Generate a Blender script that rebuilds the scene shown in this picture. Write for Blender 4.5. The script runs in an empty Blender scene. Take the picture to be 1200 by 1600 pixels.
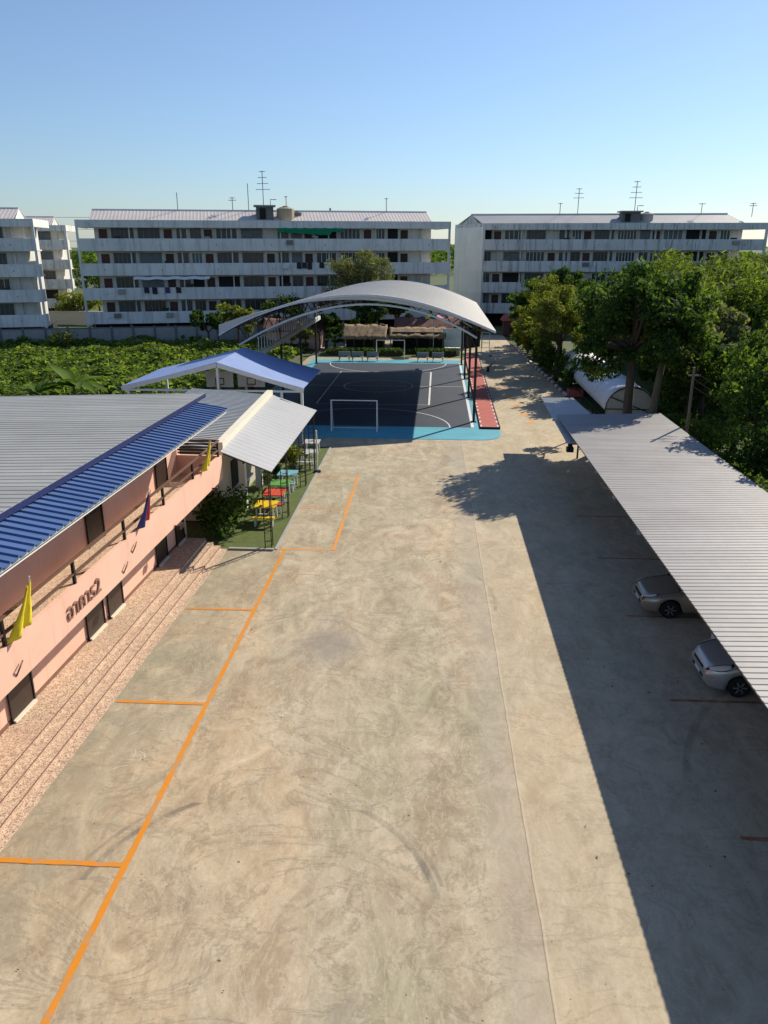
import bpy, math, random
import numpy as np
from mathutils import Vector, Matrix
R = math.radians
random.seed(7)
rng = np.random.default_rng(11)
scene = bpy.context.scene
COL = scene.collection

# ------------------------------------------------------------------ materials
MATS = {}
class NT:
    def __init__(s, name):
        s.m = bpy.data.materials.new(name); s.m.use_nodes = True
        s.t = s.m.node_tree; s.n = s.t.nodes; s.l = s.t.links
        s.bsdf = s.n['Principled BSDF']; s.out = s.n['Material Output']
        s.co = s.n.new('ShaderNodeTexCoord').outputs['Object']
    def lk(s, a, b): s.l.new(a, b)
    def mapping(s, scale=(1, 1, 1), rot=(0, 0, 0), src=None):
        k = s.n.new('ShaderNodeMapping'); k.inputs['Scale'].default_value = scale; k.inputs['Rotation'].default_value = rot
        s.lk(src or s.co, k.inputs['Vector']); return k.outputs[0]
    def noise(s, scale, detail=4, rough=.55, vec=None, dist=0):
        k = s.n.new('ShaderNodeTexNoise'); k.inputs['Scale'].default_value = scale; k.inputs['Detail'].default_value = detail
        k.inputs['Roughness'].default_value = rough; k.inputs['Distortion'].default_value = dist
        s.lk(vec or s.co, k.inputs['Vector']); return k.outputs['Fac']
    def ramp(s, fac, stops):
        k = s.n.new('ShaderNodeValToRGB'); e = k.color_ramp.elements
        while len(e) < len(stops): e.new(.5)
        for q, (p, c) in zip(e, stops):
            q.position = p; q.color = (*c, 1) if not isinstance(c, (int, float)) else (c, c, c, 1)
        s.lk(fac, k.inputs[0]); return k.outputs['Color']
    def mix(s, fac, a, b, mode='MIX'):
        k = s.n.new('ShaderNodeMix'); k.data_type = 'RGBA'; k.blend_type = mode
        for v, i in ((fac, 0), (a, 6), (b, 7)):
            if isinstance(v, (int, float)): k.inputs[i].default_value = v
            elif isinstance(v, tuple): k.inputs[i].default_value = (*v, 1)
            else: s.lk(v, k.inputs[i])
        return k.outputs[2]
    def math(s, op, a, b=0.0, c=0.0):
        k = s.n.new('ShaderNodeMath'); k.operation = op
        for i, v in enumerate((a, b, c)):
            if isinstance(v, (int, float)): k.inputs[i].default_value = v
            else: s.lk(v, k.inputs[i])
        return k.outputs[0]
    def bump(s, h, strength=.3, dist=.02):
        k = s.n.new('ShaderNodeBump'); k.inputs['Strength'].default_value = strength; k.inputs['Distance'].default_value = dist
        s.lk(h, k.inputs['Height']); s.lk(k.outputs[0], s.bsdf.inputs['Normal'])
    def col(s, c): s.lk(c, s.bsdf.inputs['Base Color'])
    def set(s, rough=.7, metal=0, spec=.5):
        s.bsdf.inputs['Roughness'].default_value = rough; s.bsdf.inputs['Metallic'].default_value = metal
        s.bsdf.inputs['Specular IOR Level'].default_value = spec

def mk(name, c, rough=.7, var=.18, scale=3.0, metal=0, spec=.4, bump=0, stretch=(1, 1, 1), dirt=None):
    """plain paint / metal / cloth with two scales of uneven wear"""
    s = NT(name)
    v = s.mapping(stretch)
    a = s.noise(scale, 5, .6, v); b = s.noise(scale * 9, 3, .6, v)
    f = s.math('ADD', s.math('MULTIPLY', a, .7), s.math('MULTIPLY', b, .3))
    lo = tuple(x * (1 - var) for x in c); hi = tuple(min(.95, x * (1 + var)) for x in c)
    cc = s.ramp(f, [(.3, lo), (.7, hi)])
    if dirt:
        d = s.ramp(s.noise(scale * .6, 6, .7, s.mapping(tuple(1.7 * q for q in stretch))), [(.55, 0.0), (.75, 1.0)])
        cc = s.mix(s.math('MULTIPLY', d, dirt[1]), cc, dirt[0])
    s.col(cc); s.set(rough, metal, spec)
    if bump: s.bump(b, bump, .01)
    MATS[name] = s.m; return s.m

def leafmat(name, dark, mid, light, trans=.35):
    s = NT(name)
    g = s.n.new('ShaderNodeNewGeometry')
    cc = s.ramp(g.outputs['Random Per Island'], [(0, dark), (.5, mid), (1, light)])
    patch = s.ramp(s.noise(.35, 3), [(.35, .7), (.65, 1.15)])
    cc = s.mix(1.0, cc, patch, 'MULTIPLY')
    s.col(cc); s.set(.75, 0, .12)
    tr = s.n.new('ShaderNodeBsdfTranslucent'); s.lk(s.mix(1.0, cc, (1.9, 2.0, .7), 'MULTIPLY'), tr.inputs[0])
    mx = s.n.new('ShaderNodeMixShader'); mx.inputs[0].default_value = trans
    s.lk(s.bsdf.outputs[0], mx.inputs[1]); s.lk(tr.outputs[0], mx.inputs[2]); s.lk(mx.outputs[0], s.out.inputs[0])
    MATS[name] = s.m; return s.m

# concrete yard
def concrete():
    s = NT('yard_concrete')
    v1 = s.mapping((1, 1, 1)); vs = s.mapping((1, .55, 1), (0, 0, .5))
    a = s.noise(.22, 8, .62, vs, .8); b = s.noise(1.1, 9, .68, vs, 1.4); c = s.noise(14, 5, .65)
    base = s.ramp(b, [(.28, (.29, .235, .155)), (.42, (.40, .335, .235)), (.56, (.49, .42, .30)), (.72, (.61, .53, .39))])
    tint = s.ramp(a, [(.36, (.78, .83, .77)), (.5, (1, 1, 1)), (.64, (1.10, 1.0, .92))])
    base = s.mix(.9, base, tint, 'MULTIPLY')
    # brown blotches and grey patches
    br = s.ramp(s.noise(.5, 6, .6, vs, .6), [(.53, 0.0), (.66, .55)])
    base = s.mix(br, base, (.30, .215, .135))
    gy = s.ramp(s.noise(.33, 7, .65, s.mapping((1, .8, 1), (0, 0, 1.3)), .4), [(.60, 0.0), (.70, .6)])
    base = s.mix(gy, base, (.245, .235, .205))
    # thin pale cracks / trowel streaks
    r = s.math('ABSOLUTE', s.math('SUBTRACT', s.noise(.9, 6, .7, s.mapping((1, .5, 1), (0, 0, .9)), 2.2), .5))
    st = s.ramp(r, [(.0, .6), (.022, 0.0)])
    base = s.mix(st, base, (.56, .49, .37))
    r2 = s.math('ABSOLUTE', s.math('SUBTRACT', s.noise(.55, 7, .65, s.mapping((.6, 1, 1), (0, 0, .3)), 1.5), .52))
    base = s.mix(s.ramp(r2, [(.0, .55), (.02, 0.0)]), base, (.24, .20, .14))
    base = s.mix(s.ramp(c, [(.3, .22), (.6, 0.0)]), base, (.2, .165, .11))
    # swirled trowel marks and fine grain
    sw = s.noise(3.2, 7, .72, s.mapping((1, .45, 1), (0, 0, .35)), 2.5)
    base = s.mix(.75, base, s.ramp(sw, [(.3, .84), (.5, 1.0), (.72, 1.10)]), 'MULTIPLY')
    pit = s.ramp(s.noise(9, 2, .5), [(.245, 1.0), (.27, 0.0)])
    base = s.mix(s.math('MULTIPLY', pit, .8), base, (.07, .05, .035))
    sep = s.n.new('ShaderNodeSeparateXYZ'); s.lk(s.co, sep.inputs[0]); X, Y = sep.outputs[0], sep.outputs[1]
    # cold joint between the two pours, with a greyer band on its left
    wob = s.math('MULTIPLY', s.math('SUBTRACT', s.noise(.6, 5, .7), .5), .12)
    jx = s.math('ADD', s.math('SUBTRACT', X, s.math('MULTIPLY_ADD', Y, -.012, 2.22)), wob)
    d = s.math('ABSOLUTE', jx)
    band = s.math('MULTIPLY', s.math('LESS_THAN', jx, 0), s.ramp(s.math('ABSOLUTE', s.math('ADD', jx, .3)), [(.1, .45), (.75, 0.0)]))
    base = s.mix(band, base, (.40, .35, .28))
    right = s.math('MULTIPLY', s.math('GREATER_THAN', jx, 0), .28)
    base = s.mix(right, base, (.56, .46, .31))
    base = s.mix(s.ramp(d, [(.004, .6), (.015, 0.0)]), base, (.15, .12, .085))
    base = s.mix(s.ramp(s.math('ABSOLUTE', s.math('SUBTRACT', jx, .035)), [(.01, .5), (.03, 0.0)]), base, (.58, .5, .38))
    # tyre scuffs: arcs
    def arc(cx, cy, rad, w, k, ylo, yhi):
        nonlocal base
        dx = s.math('SUBTRACT', X, cx); dy = s.math('SUBTRACT', Y, cy)
        dist = s.math('SQRT', s.math('ADD', s.math('MULTIPLY', dx, dx), s.math('MULTIPLY', dy, dy)))
        e = s.ramp(s.math('ABSOLUTE', s.math('SUBTRACT', dist, rad)), [(w * .5, k), (w, 0.0)])
        e = s.math('MULTIPLY', e, s.math('MULTIPLY', s.math('GREATER_THAN', Y, ylo), s.math('LESS_THAN', Y, yhi)))
        e = s.math('MULTIPLY', e, s.ramp(s.noise(1.3, 4, .6), [(.35, .1), (.6, 1.0)]))
        base = s.mix(e, base, (.13, .115, .095))
    arc(-3.2, 10.6, 3.5, .09, .6, 11.3, 13.6); arc(-3.25, 10.6, 3.72, .06, .4, 11.6, 13.2)
    arc(-2.2, 24.2, 4.4, .09, .35, 23.5, 26.5); arc(-9.2, 6.5, 4.3, .07, .14, 7.6, 10.0)
    arc(13.4, 13.5, 7.6, .12, .35, 15, 22)
    # the patch of dark grey rubber in the middle of the yard
    dx = s.math('MULTIPLY', s.math('ADD', X, 3.1), .8); dy = s.math('MULTIPLY', s.math('SUBTRACT', Y, 20.8), .62)
    pd = s.math('SQRT', s.math('ADD', s.math('MULTIPLY', dx, dx), s.math('MULTIPLY', dy, dy)))
    pd = s.math('ADD', pd, s.math('MULTIPLY', s.math('SUBTRACT', s.noise(1.4, 6, .7), .5), 1.2))
    base = s.mix(s.ramp(pd, [(.35, .6), (1.15, 0.0)]), base, (.205, .195, .18))
    # darker grime along the foot of the steps and on the left bays
    left = s.ramp(s.math('ADD', s.math('MULTIPLY', X, -1), s.math('MULTIPLY', s.noise(.8, 6, .7), 2.5)), [(7.2, 0.0), (9.8, .5)])
    mr = s.n.new('ShaderNodeMapRange'); mr.inputs[1].default_value = -5.0; mr.inputs[2].default_value = -9.2; s.lk(X, mr.inputs[0])
    gr = s.math('MULTIPLY', mr.outputs[0], s.ramp(s.noise(.8, 7, .7, None, 1), [(.35, .15), (.6, .75)]))
    base = s.mix(gr, base, (.25, .235, .175))
    s.col(base); s.set(.85, 0, .25)
    s.bump(s.math('ADD', s.math('MULTIPLY', b, .6), s.math('MULTIPLY', c, .4)), .35, .02)
    return s.m
concrete_m = concrete()

def terrazzo():
    s = NT('terrazzo')
    n1 = s.noise(32, 3, .75); n2 = s.noise(7, 3, .6); n3 = s.noise(.8, 5, .6)
    c = s.ramp(n1, [(.37, (.13, .065, .045)), (.43, (.40, .26, .18)), (.50, (.62, .455, .325)), (.60, (.76, .61, .465))])
    c = s.mix(.5, c, s.ramp(n2, [(.38, .62), (.6, 1.12)]), 'MULTIPLY')
    c = s.mix(s.ramp(n3, [(.45, 0.0), (.7, .25)]), c, (.36, .24, .17))
    s.col(c); s.set(.6, 0, .35); return s.m
terrazzo_m = terrazzo()

def facade(name, c, amount):
    s = NT(name)
    n = s.noise(.4, 6, .65); st = s.noise(1.0, 7, .7, s.mapping((1.6, 1.6, .14)), .2)
    cc = s.ramp(n, [(.3, tuple(x * .86 for x in c)), (.7, tuple(min(.9, x * 1.08) for x in c))])
    f = s.math('MULTIPLY', s.ramp(st, [(.50, 0.0), (.68, 1.0)]), amount)
    cc = s.mix(f, cc, (.13, .125, .115))
    bl = s.math('MULTIPLY', s.ramp(s.noise(.9, 8, .72), [(.58, 0.0), (.72, 1.0)]), amount * .8)
    cc = s.mix(bl, cc, (.19, .18, .155))
    s.col(cc); s.set(.85, 0, .25); return s.m
fac1 = facade('apartment_white', (.75, .745, .715), .5)
fac2 = facade('apartment_stained', (.69, .685, .655), .9)
fac_cream_bounced = facade('apartment_cream_bounced', (.95, .90, .80), .2)  # cream, with light bounced off the next block painted into its brightness

def pink_plaster():
    s = NT('pink_wall')
    cc = s.ramp(s.noise(.7, 6, .65), [(.3, (.73, .445, .335)), (.7, (.82, .51, .39))])
    st = s.ramp(s.noise(1.0, 7, .72, s.mapping((1, 3.2, .22))), [(.54, 0.0), (.72, .35)])
    cc = s.mix(st, cc, (.42, .24, .17))
    cc = s.mix(s.ramp(s.noise(2.3, 7, .75), [(.62, 0.0), (.75, .3)]), cc, (.86, .60, .48))
    s.col(cc); s.set(.85, 0, .25); s.bump(s.noise(5, 4), .15, .01); return s.m
pink = pink_plaster()
pink_d = mk('pink_skirting', (.20, .10, .07), .7)
floor_m = terrazzo_m
brown = mk('dark_door', (.035, .018, .012), .5, .3, 2)
steel_brown = mk('brown_rail', (.14, .075, .05), .5, .2)
black_m = mk('black_steel', (.012, .011, .012), .45, .2)
white_p = mk('white_paint', (.74, .74, .71), .6, .08, 1.5, dirt=((.4, .38, .33), .35))
white_s = mk('white_steel', (.66, .68, .68), .5, .1)
cream_p = mk('cream_paint', (.74, .69, .55), .6, .08)
beige = mk('beige_wall', (.50, .46, .38), .8, .1)
blue_roof = mk('blue_roof', (.07, .13, .29), .5, .22, .8, spec=.4, stretch=(.3, 3, 1))
blue_trim = mk('blue_trim', (.012, .022, .10), .5)
gable_roof = mk('gable_blue', (.24, .33, .58), .5, .14, .5, spec=.5)
grey_roof = mk('grey_roof', (.36, .365, .345), .55, .12, .5, dirt=((.24, .24, .23), .4))
grey_roof_dark = mk('grey_roof_dark', (.40, .415, .405), .5, .12, .6)
silver_roof = mk('silver_roof', (.41, .41, .41), .45, .09, .5, spec=.5, stretch=(1, 1, 1), dirt=((.4, .4, .4), .5))
def sheet_metal(name, c, dirt, along=(1, 0)):
    s = NT(name)
    sep = s.n.new('ShaderNodeSeparateXYZ'); s.lk(s.co, sep.inputs[0])
    run = sep.outputs[1]
    k = s.math('FLOOR', s.math('DIVIDE', run, .92)); wn = s.n.new('ShaderNodeTexWhiteNoise'); wn.noise_dimensions = '1D'; s.lk(k, wn.inputs['W'])
    cc = s.mix(wn.outputs['Value'], tuple(.90 * q for q in c), tuple(1.06 * q for q in c))          # sheet to sheet
    st = s.noise(1.0, 6, .7, s.mapping((.22, 2.6, 1)))
    cc = s.mix(s.math('MULTIPLY', s.ramp(st, [(.45, 0.0), (.72, 1.0)]), .55), cc, dirt)               # streaks down the slope
    cc = s.mix(s.ramp(s.noise(.35, 6, .65), [(.45, 0.0), (.7, .45)]), cc, dirt)
    cc = s.mix(s.ramp(s.noise(3.0, 6, .75), [(.66, 0.0), (.75, .6)]), cc, (.20, .11, .06))            # rust spots
    lap = s.math('LESS_THAN', s.math('FRACT', s.math('DIVIDE', run, .92)), .035)
    cc = s.mix(s.math('MULTIPLY', lap, .5), cc, tuple(.35 * q for q in c))
    s.col(cc); s.set(.55, 0, .35); s.bump(s.noise(1.7, 3, .5), .25, .03); return s.m
carport_m = sheet_metal('carport_roof', (.315, .30, .295), (.21, .19, .185))
grey_roof = sheet_metal('grey_roof', (.36, .365, .345), (.25, .25, .235))
arch_m = mk('arch_roof', (.54, .52, .47), .55, .1, .3, dirt=((.36, .34, .30), .5), stretch=(1, .3, 1))
apt_roof = mk('apartment_roof', (.62, .56, .53), .6, .1, .4)
apt_roof2 = mk('apartment_roof_grey', (.42, .42, .42), .6, .1, .4)
court_m = mk('court_blue', (.040, .054, .080), .55, .22, .35, spec=.45, dirt=((.075, .08, .10), .4))
court_light = mk('court_border_blue', (.085, .36, .46), .6, .15, .7, dirt=((.2, .4, .45), .4))
red_walk = mk('red_paint', (.42, .09, .065), .7, .15, 1.5)
white_line = mk('white_marking', (.66, .68, .70), .7, .15, 3)
def wornline(name, c, lo, hi):
    s = NT(name)
    w = s.ramp(s.noise(2.6, 8, .72, None, .4), [(lo, 0.0), (hi, 1.0)])
    cc = s.mix(w, (.34, .28, .19), s.mix(s.noise(6, 4), tuple(.82 * x for x in c), c))
    s.col(cc); s.set(.75, 0, .3); return s.m
orange = wornline('orange_marking', (.70, .26, .018), .33, .50)
orange_faded = wornline('orange_marking_faded', (.78, .31, .05), .30, .50)
orange_shade = wornline('orange_marking_shaded', (.38, .10, .035), .34, .60)  # dimmer orange for lines under roofs, their shade put into the colour
chalk_m = mk('faded_chalk', (.56, .52, .44), .8, .2, 8)
turf_m = mk('turf', (.085, .115, .025), .9, .3, 3, bump=.5)
soil = mk('soil', (.11, .095, .055), .95, .3, .6)
grassg = mk('grass_ground', (.06, .09, .025), .95, .4, .3)
glass_d = mk('window_glass_dark', (.010, .014, .018), .25, .35, 1.1, spec=.6)
glass_m = mk('window_glass_grey', (.032, .046, .053), .3, .4, 1.3, spec=.5)
glass_l = mk('window_curtain', (.13, .155, .165), .5, .35, 2)
door_r = mk('door_red_brown', (.075, .022, .018), .55, .3)
recess = facade('recess_wall', (.64, .62, .57), .4)
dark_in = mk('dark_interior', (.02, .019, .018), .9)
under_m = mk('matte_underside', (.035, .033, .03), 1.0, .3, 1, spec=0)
metal_g = mk('antenna_metal', (.17, .17, .17), .5)
tank_m = mk('tank_tan', (.40, .33, .22), .7)
conc_g = mk('grey_concrete', (.33, .33, .31), .9, .2, 1, dirt=((.15, .15, .14), .5))
conc_d = mk('weathered_concrete', (.16, .16, .15), .9, .25, 1)
thatch_m = mk('thatch', (.25, .18, .105), .95, .5, 5, bump=1, stretch=(3, .6, 1))
tile_red = mk('red_tile', (.16, .065, .05), .8, .2, 4)
brick = mk('brick', (.16, .05, .03), .9, .3, 4)
bark = mk('bark', (.085, .065, .048), .95, .35, 3, bump=.8, stretch=(2, 2, .3))
bark_l = mk('bark_pale', (.17, .14, .10), .95, .3, 3, bump=.8, stretch=(2, 2, .3))
yellow_c = mk('yellow_cloth', (.78, .62, .03), .8, .12)
red_c = mk('red_cloth', (.55, .05, .05), .8, .1)
blue_c = mk('navy_cloth', (.07, .06, .20), .8, .1)
white_c = mk('white_cloth', (.72, .72, .74), .8, .1)
green_c = mk('green_net', (.0, .20, .10), .8, .2)
pink_c = mk('pink_cloth', (.65, .16, .24), .8, .1)
cloth_d = mk('dark_cloth', (.04, .035, .05), .9)
yellow_p = mk('yellow_plastic', (.80, .52, .02), .45, .08)
red_p = mk('red_plastic', (.62, .07, .035), .45, .08)
green_p = mk('green_plastic', (.11, .33, .06), .45, .08)
blue_p = mk('pale_blue_plastic', (.18, .42, .50), .45, .08)
plastic_g = mk('grey_stone', (.42, .43, .42), .8, .12)
tarp = mk('white_tarp', (.66, .68, .72), .55, .08, .8, dirt=((.4, .42, .42), .4))
paint_silver = mk('silver_car_paint', (.50, .51, .53), .28, .03, 1, metal=.55)
paint_champ = mk('champagne_car_paint', (.40, .37, .30), .28, .03, 1, metal=.55)
lamp_glass = mk('headlight_glass', (.62, .62, .58), .12, .1)
car_glass = mk('car_glass', (.015, .017, .02), .08, .1, spec=.7)
rubber = mk('tyre_rubber', (.012, .012, .012), .85)
rim_m = mk('alloy_rim', (.35, .35, .36), .35, .1, metal=.6)
plate_m = mk('plate_white', (.7, .7, .68), .5, .03)
letter_m = mk('letter_brown', (.27, .14, .10), .5)

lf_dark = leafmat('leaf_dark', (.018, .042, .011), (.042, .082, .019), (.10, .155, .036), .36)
lf_mid = leafmat('leaf_mid', (.034, .066, .014), (.068, .115, .024), (.125, .175, .038), .40)
lf_olive = leafmat('leaf_olive', (.08, .095, .022), (.14, .165, .036), (.22, .235, .06), .42)
lf_bamb = leafmat('leaf_bamboo', (.042, .07, .014), (.09, .128, .026), (.155, .195, .048), .45)
lf_field = leafmat('leaf_field', (.055, .095, .02), (.11, .17, .036), (.20, .25, .06), .4)
lf_grey = leafmat('leaf_greygreen', (.09, .105, .05), (.15, .165, .085), (.23, .235, .13))
lf_yel = leafmat('leaf_yellow', (.10, .11, .01), (.25, .20, .012), (.40, .30, .02))
lf_ban = leafmat('leaf_banana', (.025, .07, .015), (.05, .115, .02), (.34, .40, .05), .25)
lf_dry = leafmat('leaf_dry', (.06, .035, .015), (.12, .075, .03), (.2, .14, .06), .1)
lf_hedge = leafmat('leaf_hedge', (.02, .05, .01), (.05, .10, .018), (.10, .16, .03))

# ------------------------------------------------------------------ mesh helpers
def tag(o, label=None, cat=None, group=None, kind=None):
    if label: o['label'] = label
    if cat: o['category'] = cat
    if group: o['group'] = group
    if kind: o['kind'] = kind
    return o
def thing(name, loc, label, cat, group=None, rz=0):
    o = bpy.data.objects.new(name, None); COL.objects.link(o)
    o.location = loc; o.rotation_euler = (0, 0, rz); o.empty_display_size = .2
    return tag(o, label, cat, group)
def copy_tree(o, parent=None, seen=None):
    c = o.copy(); COL.objects.link(c)
    if parent: c.parent = parent
    for ch in KIDS.get(o.name, []): copy_tree(ch, c)
    return c
KIDS = {}
class MB:
    def __init__(s): s.v = []; s.f = []
    def add(s, vs, fs):
        b = len(s.v); s.v += [tuple(p) for p in vs]; s.f += [tuple(b + i for i in q) for q in fs]; return s
    def box(s, x0, y0, z0, x1, y1, z1, b=0):
        vs = [(x, y, z) for z in (z0, z1) for x, y in ((x0, y0), (x1, y0), (x1, y1), (x0, y1))]
        return s.add(vs, [(3, 2, 1, 0), (4, 5, 6, 7), (0, 1, 5, 4), (1, 2, 6, 5), (2, 3, 7, 6), (3, 0, 4, 7)])
    def hexa(s, b, t):      # two quads, bottom and top
        return s.add(list(b) + list(t), [(3, 2, 1, 0), (4, 5, 6, 7), (0, 1, 5, 4), (1, 2, 6, 5), (2, 3, 7, 6), (3, 0, 4, 7)])
    def tube(s, pts, r, n=6, cap=True):
        pts = [Vector(p) for p in pts]; rs = r if isinstance(r, (list, tuple)) else [r] * len(pts)
        b = len(s.v); prev = None
        for i, p in enumerate(pts):
            d = (pts[min(i + 1, len(pts) - 1)] - pts[max(i - 1, 0)]).normalized()
            u = d.orthogonal().normalized() if prev is None else (prev - d * prev.dot(d)).normalized()
            prev = u; w = d.cross(u)
            for k in range(n):
                a = 2 * math.pi * k / n
                s.v.append(tuple(p + (u * math.cos(a) + w * math.sin(a)) * rs[i]))
        for i in range(len(pts) - 1):
            for k in range(n):
                s.f.append((b + i * n + k, b + i * n + (k + 1) % n, b + (i + 1) * n + (k + 1) % n, b + (i + 1) * n + k))
        if cap:
            s.f.append(tuple(b + k for k in reversed(range(n)))); e = b + (len(pts) - 1) * n
            s.f.append(tuple(e + k for k in range(n)))
        return s
    def beam(s, p, q, w, h=None):     # square bar
        p, q = Vector(p), Vector(q); h = h or w; d = (q - p).normalized()
        u = d.cross(Vector((0, 0, 1)))
        u = Vector((1, 0, 0)) if u.length < 1e-4 else u.normalized()
        t = u.cross(d)
        c = [u * (w / 2 * a) + t * (h / 2 * e) for a, e in ((-1, -1), (1, -1), (1, 1), (-1, 1))]
        return s.hexa([p + k for k in c], [q + k for k in c])
    def prism(s, poly, z0, z1):
        n = len(poly)
        return s.add([(x, y, z0) for x, y in poly] + [(x, y, z1) for x, y in poly],
                     [tuple(reversed(range(n))), tuple(range(n, 2 * n))] + [(i, (i + 1) % n, n + (i + 1) % n, n + i) for i in range(n)])
    def grid(s, rows):                # rows of points
        b = len(s.v); n = len(rows[0])
        for r in rows: s.v += [tuple(p) for p in r]
        for i in range(len(rows) - 1):
            for k in range(n - 1):
                s.f.append((b + i * n + k, b + i * n + k + 1, b + (i + 1) * n + k + 1, b + (i + 1) * n + k))
        return s
    def sheet(s, fn, length, pitch, rib, t=.02, nu=1, up=(0, 0, 1)):
        """profiled metal sheet: fn(a, w) gives the point at slope fraction a and run distance w; ribs run along a"""
        prof = []
        n = max(1, int(round(length / pitch))); p = length / n
        for i in range(n):
            for q, h in ((0, 0), (.52, 0), (.64, rib), (.88, rib)): prof.append((i * p + q * p, h))
        prof.append((length, 0)); up = Vector(up)
        top = [[Vector(fn(a / nu, w)) + up * h for w, h in prof] for a in range(nu + 1)]
        bot = [[p_ - up * t for p_ in r] for r in top]
        s.grid(top); s.grid([list(reversed(r)) for r in bot])
        for r in (0, nu):
            s.grid([bot[r], top[r]] if r == 0 else [top[r], bot[r]])
        for e in (0, -1):
            s.grid([[r[e] for r in top], [r[e] for r in bot]])
        return s
    def build(s, name, m, parent=None, smooth=False, kind=None):
        me = bpy.data.meshes.new(name)
        v = s.v
        if parent is not None and getattr(s, 'world', False):
            o = Vector((0, 0, 0)); q = parent
            while q: o += q.location; q = q.parent
            v = [tuple(Vector(p) - o) for p in v]
        me.from_pydata(v, [], s.f); me.materials.append(m); me.validate()
        if smooth:
            for p in me.polygons: p.use_smooth = True
        ob = bpy.data.objects.new(name, me); COL.objects.link(ob)
        if parent: ob.parent = parent; KIDS.setdefault(parent.name, []).append(ob)
        if kind: ob['kind'] = kind
        return ob
def WB():
    m = MB(); m.world = True; return m
def box(name, m, parent, *a):
    return MB().box(*a).build(name, m, parent)

def leaf_mesh(name, P, size, aspect, m, parent=None, up=.3, droop=.25, out=None, sj=.35, loc=(0, 0, 0)):
    P = np.asarray(P, float) - np.asarray(loc); n = len(P)
    N = rng.normal(size=(n, 3)); N[:, 2] += up * 2
    if out is not None: N += out * .8
    N /= np.linalg.norm(N, axis=1)[:, None]
    T = np.cross(N, rng.normal(size=(n, 3))); T /= np.linalg.norm(T, axis=1)[:, None]
    T[:, 2] -= droop; T /= np.linalg.norm(T, axis=1)[:, None]
    B = np.cross(N, T); B /= np.linalg.norm(B, axis=1)[:, None]
    L = size * (1 + sj * rng.normal(size=(n, 1))).clip(.4, 2); W = L * aspect
    V = np.stack([P - T * L / 2, P + B * W / 2 + T * L * .05, P + T * L / 2, P - B * W / 2 + T * L * .05], 1).reshape(-1, 3)
    me = bpy.data.meshes.new(name)
    me.vertices.add(4 * n); me.vertices.foreach_set('co', V.ravel())
    me.loops.add(4 * n); me.loops.foreach_set('vertex_index', np.arange(4 * n))
    me.polygons.add(n); me.polygons.foreach_set('loop_start', np.arange(0, 4 * n, 4)); me.polygons.foreach_set('loop_total', np.full(n, 4))
    me.update(calc_edges=True); me.materials.append(m)
    ob = bpy.data.objects.new(name, me); COL.objects.link(ob)
    if parent: ob.parent = parent; KIDS.setdefault(parent.name, []).append(ob)
    return ob

def clump_points(C, r, k, flat=.7):
    """leaves round clump centres, thick near each clump's skin"""
    n = len(C); D = rng.normal(size=(n, k, 3)); D /= np.linalg.norm(D, axis=2)[:, :, None]
    rad = np.asarray(r).reshape(-1, 1, 1) * rng.random((n, k, 1)) ** .45
    Q = D * rad; Q[:, :, 2] *= flat
    return (np.asarray(C)[:, None, :] + Q).reshape(-1, 3), D.reshape(-1, 3)

def tree(name, x, y, h, crown, label, cat='tree', m=None, nclump=40, per=130, leaf=.3, aspect=.5, cr=.28, trunk_r=.16,
         group=None, mbark=None, limbs=7, z0=0, droop=.25, flat=.7, lean=(0, 0), boughs=()):
    """crown = (cx, cy, cz, rx, ry, rz) in world units"""
    root = thing(name, (x, y, z0), label, cat, group)
    cx, cy, cz, rx, ry, rz = crown
    D = rng.normal(size=(nclump, 3)); D /= np.linalg.norm(D, axis=1)[:, None]
    D[:, 2] = np.where(D[:, 2] < -.55, -D[:, 2] * .6, D[:, 2])
    rr = (.35 + .65 * rng.random((nclump, 1)) ** .6)
    Cn = np.array([cx, cy, cz]) + D * rr * np.array([rx, ry, rz])
    if boughs: Cn = np.vstack([Cn, np.array(boughs, float)]); nclump = len(Cn)
    cl_r = cr * (rx + ry) / 2 * (.65 + .7 * rng.random(nclump))
    if boughs: cl_r[-len(boughs):] *= .75
    P, O = clump_points(Cn, cl_r, per, flat)
    leaf_mesh('crown', P, leaf, aspect, m or lf_mid, root, .35, droop, O, loc=(x, y, z0))
    t = MB()
    b = Vector((cx - x, cy - y, cz - rz * .45 - z0)); lean = Vector((lean[0], lean[1], 0))
    pts = [Vector((0, 0, -.1)), b * .35 + lean * .3, b * .7 + lean * .2, b]
    t.tube(pts, [trunk_r * 1.25, trunk_r, trunk_r * .85, trunk_r * .7], 8)
    for i in list(rng.choice(nclump - len(boughs), min(limbs, nclump), replace=False)) + list(range(nclump - len(boughs), nclump)):
        e = Vector(Cn[i]) - Vector((x, y, z0)); mid = b.lerp(e, .5) + Vector((0, 0, .12 * (e - b).length))
        t.tube([b * .93, mid, e], [trunk_r * .5, trunk_r * .3, trunk_r * .08], 5)
    t.build('trunk', mbark or bark, root, True)
    return root

def shrub(name, x, y, rx, ry, h, label, m, n=900, leaf=.16, cat='bush', group=None, aspect=.55):
    root = thing(name, (x, y, 0), label, cat, group)
    k = max(6, n // 70)
    C = np.stack([x + rx * rng.uniform(-.8, .8, k), y + ry * rng.uniform(-.8, .8, k), h * rng.uniform(.25, .8, k)], 1)
    P, O = clump_points(C, np.full(k, min(rx, ry, h) * .5), n // k, .8); P[:, 2] = np.abs(P[:, 2]) + .03
    leaf_mesh('foliage', P, leaf, aspect, m, root, .4, .15, O, loc=(x, y, 0))
    t = MB()
    for i in range(min(7, k)): t.tube([(0, 0, -.05), tuple((Vector(C[i]) - Vector((x, y, 0))) * .9)], [.035, .012], 5)
    t.build('stem', bark, root)
    return root

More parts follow.
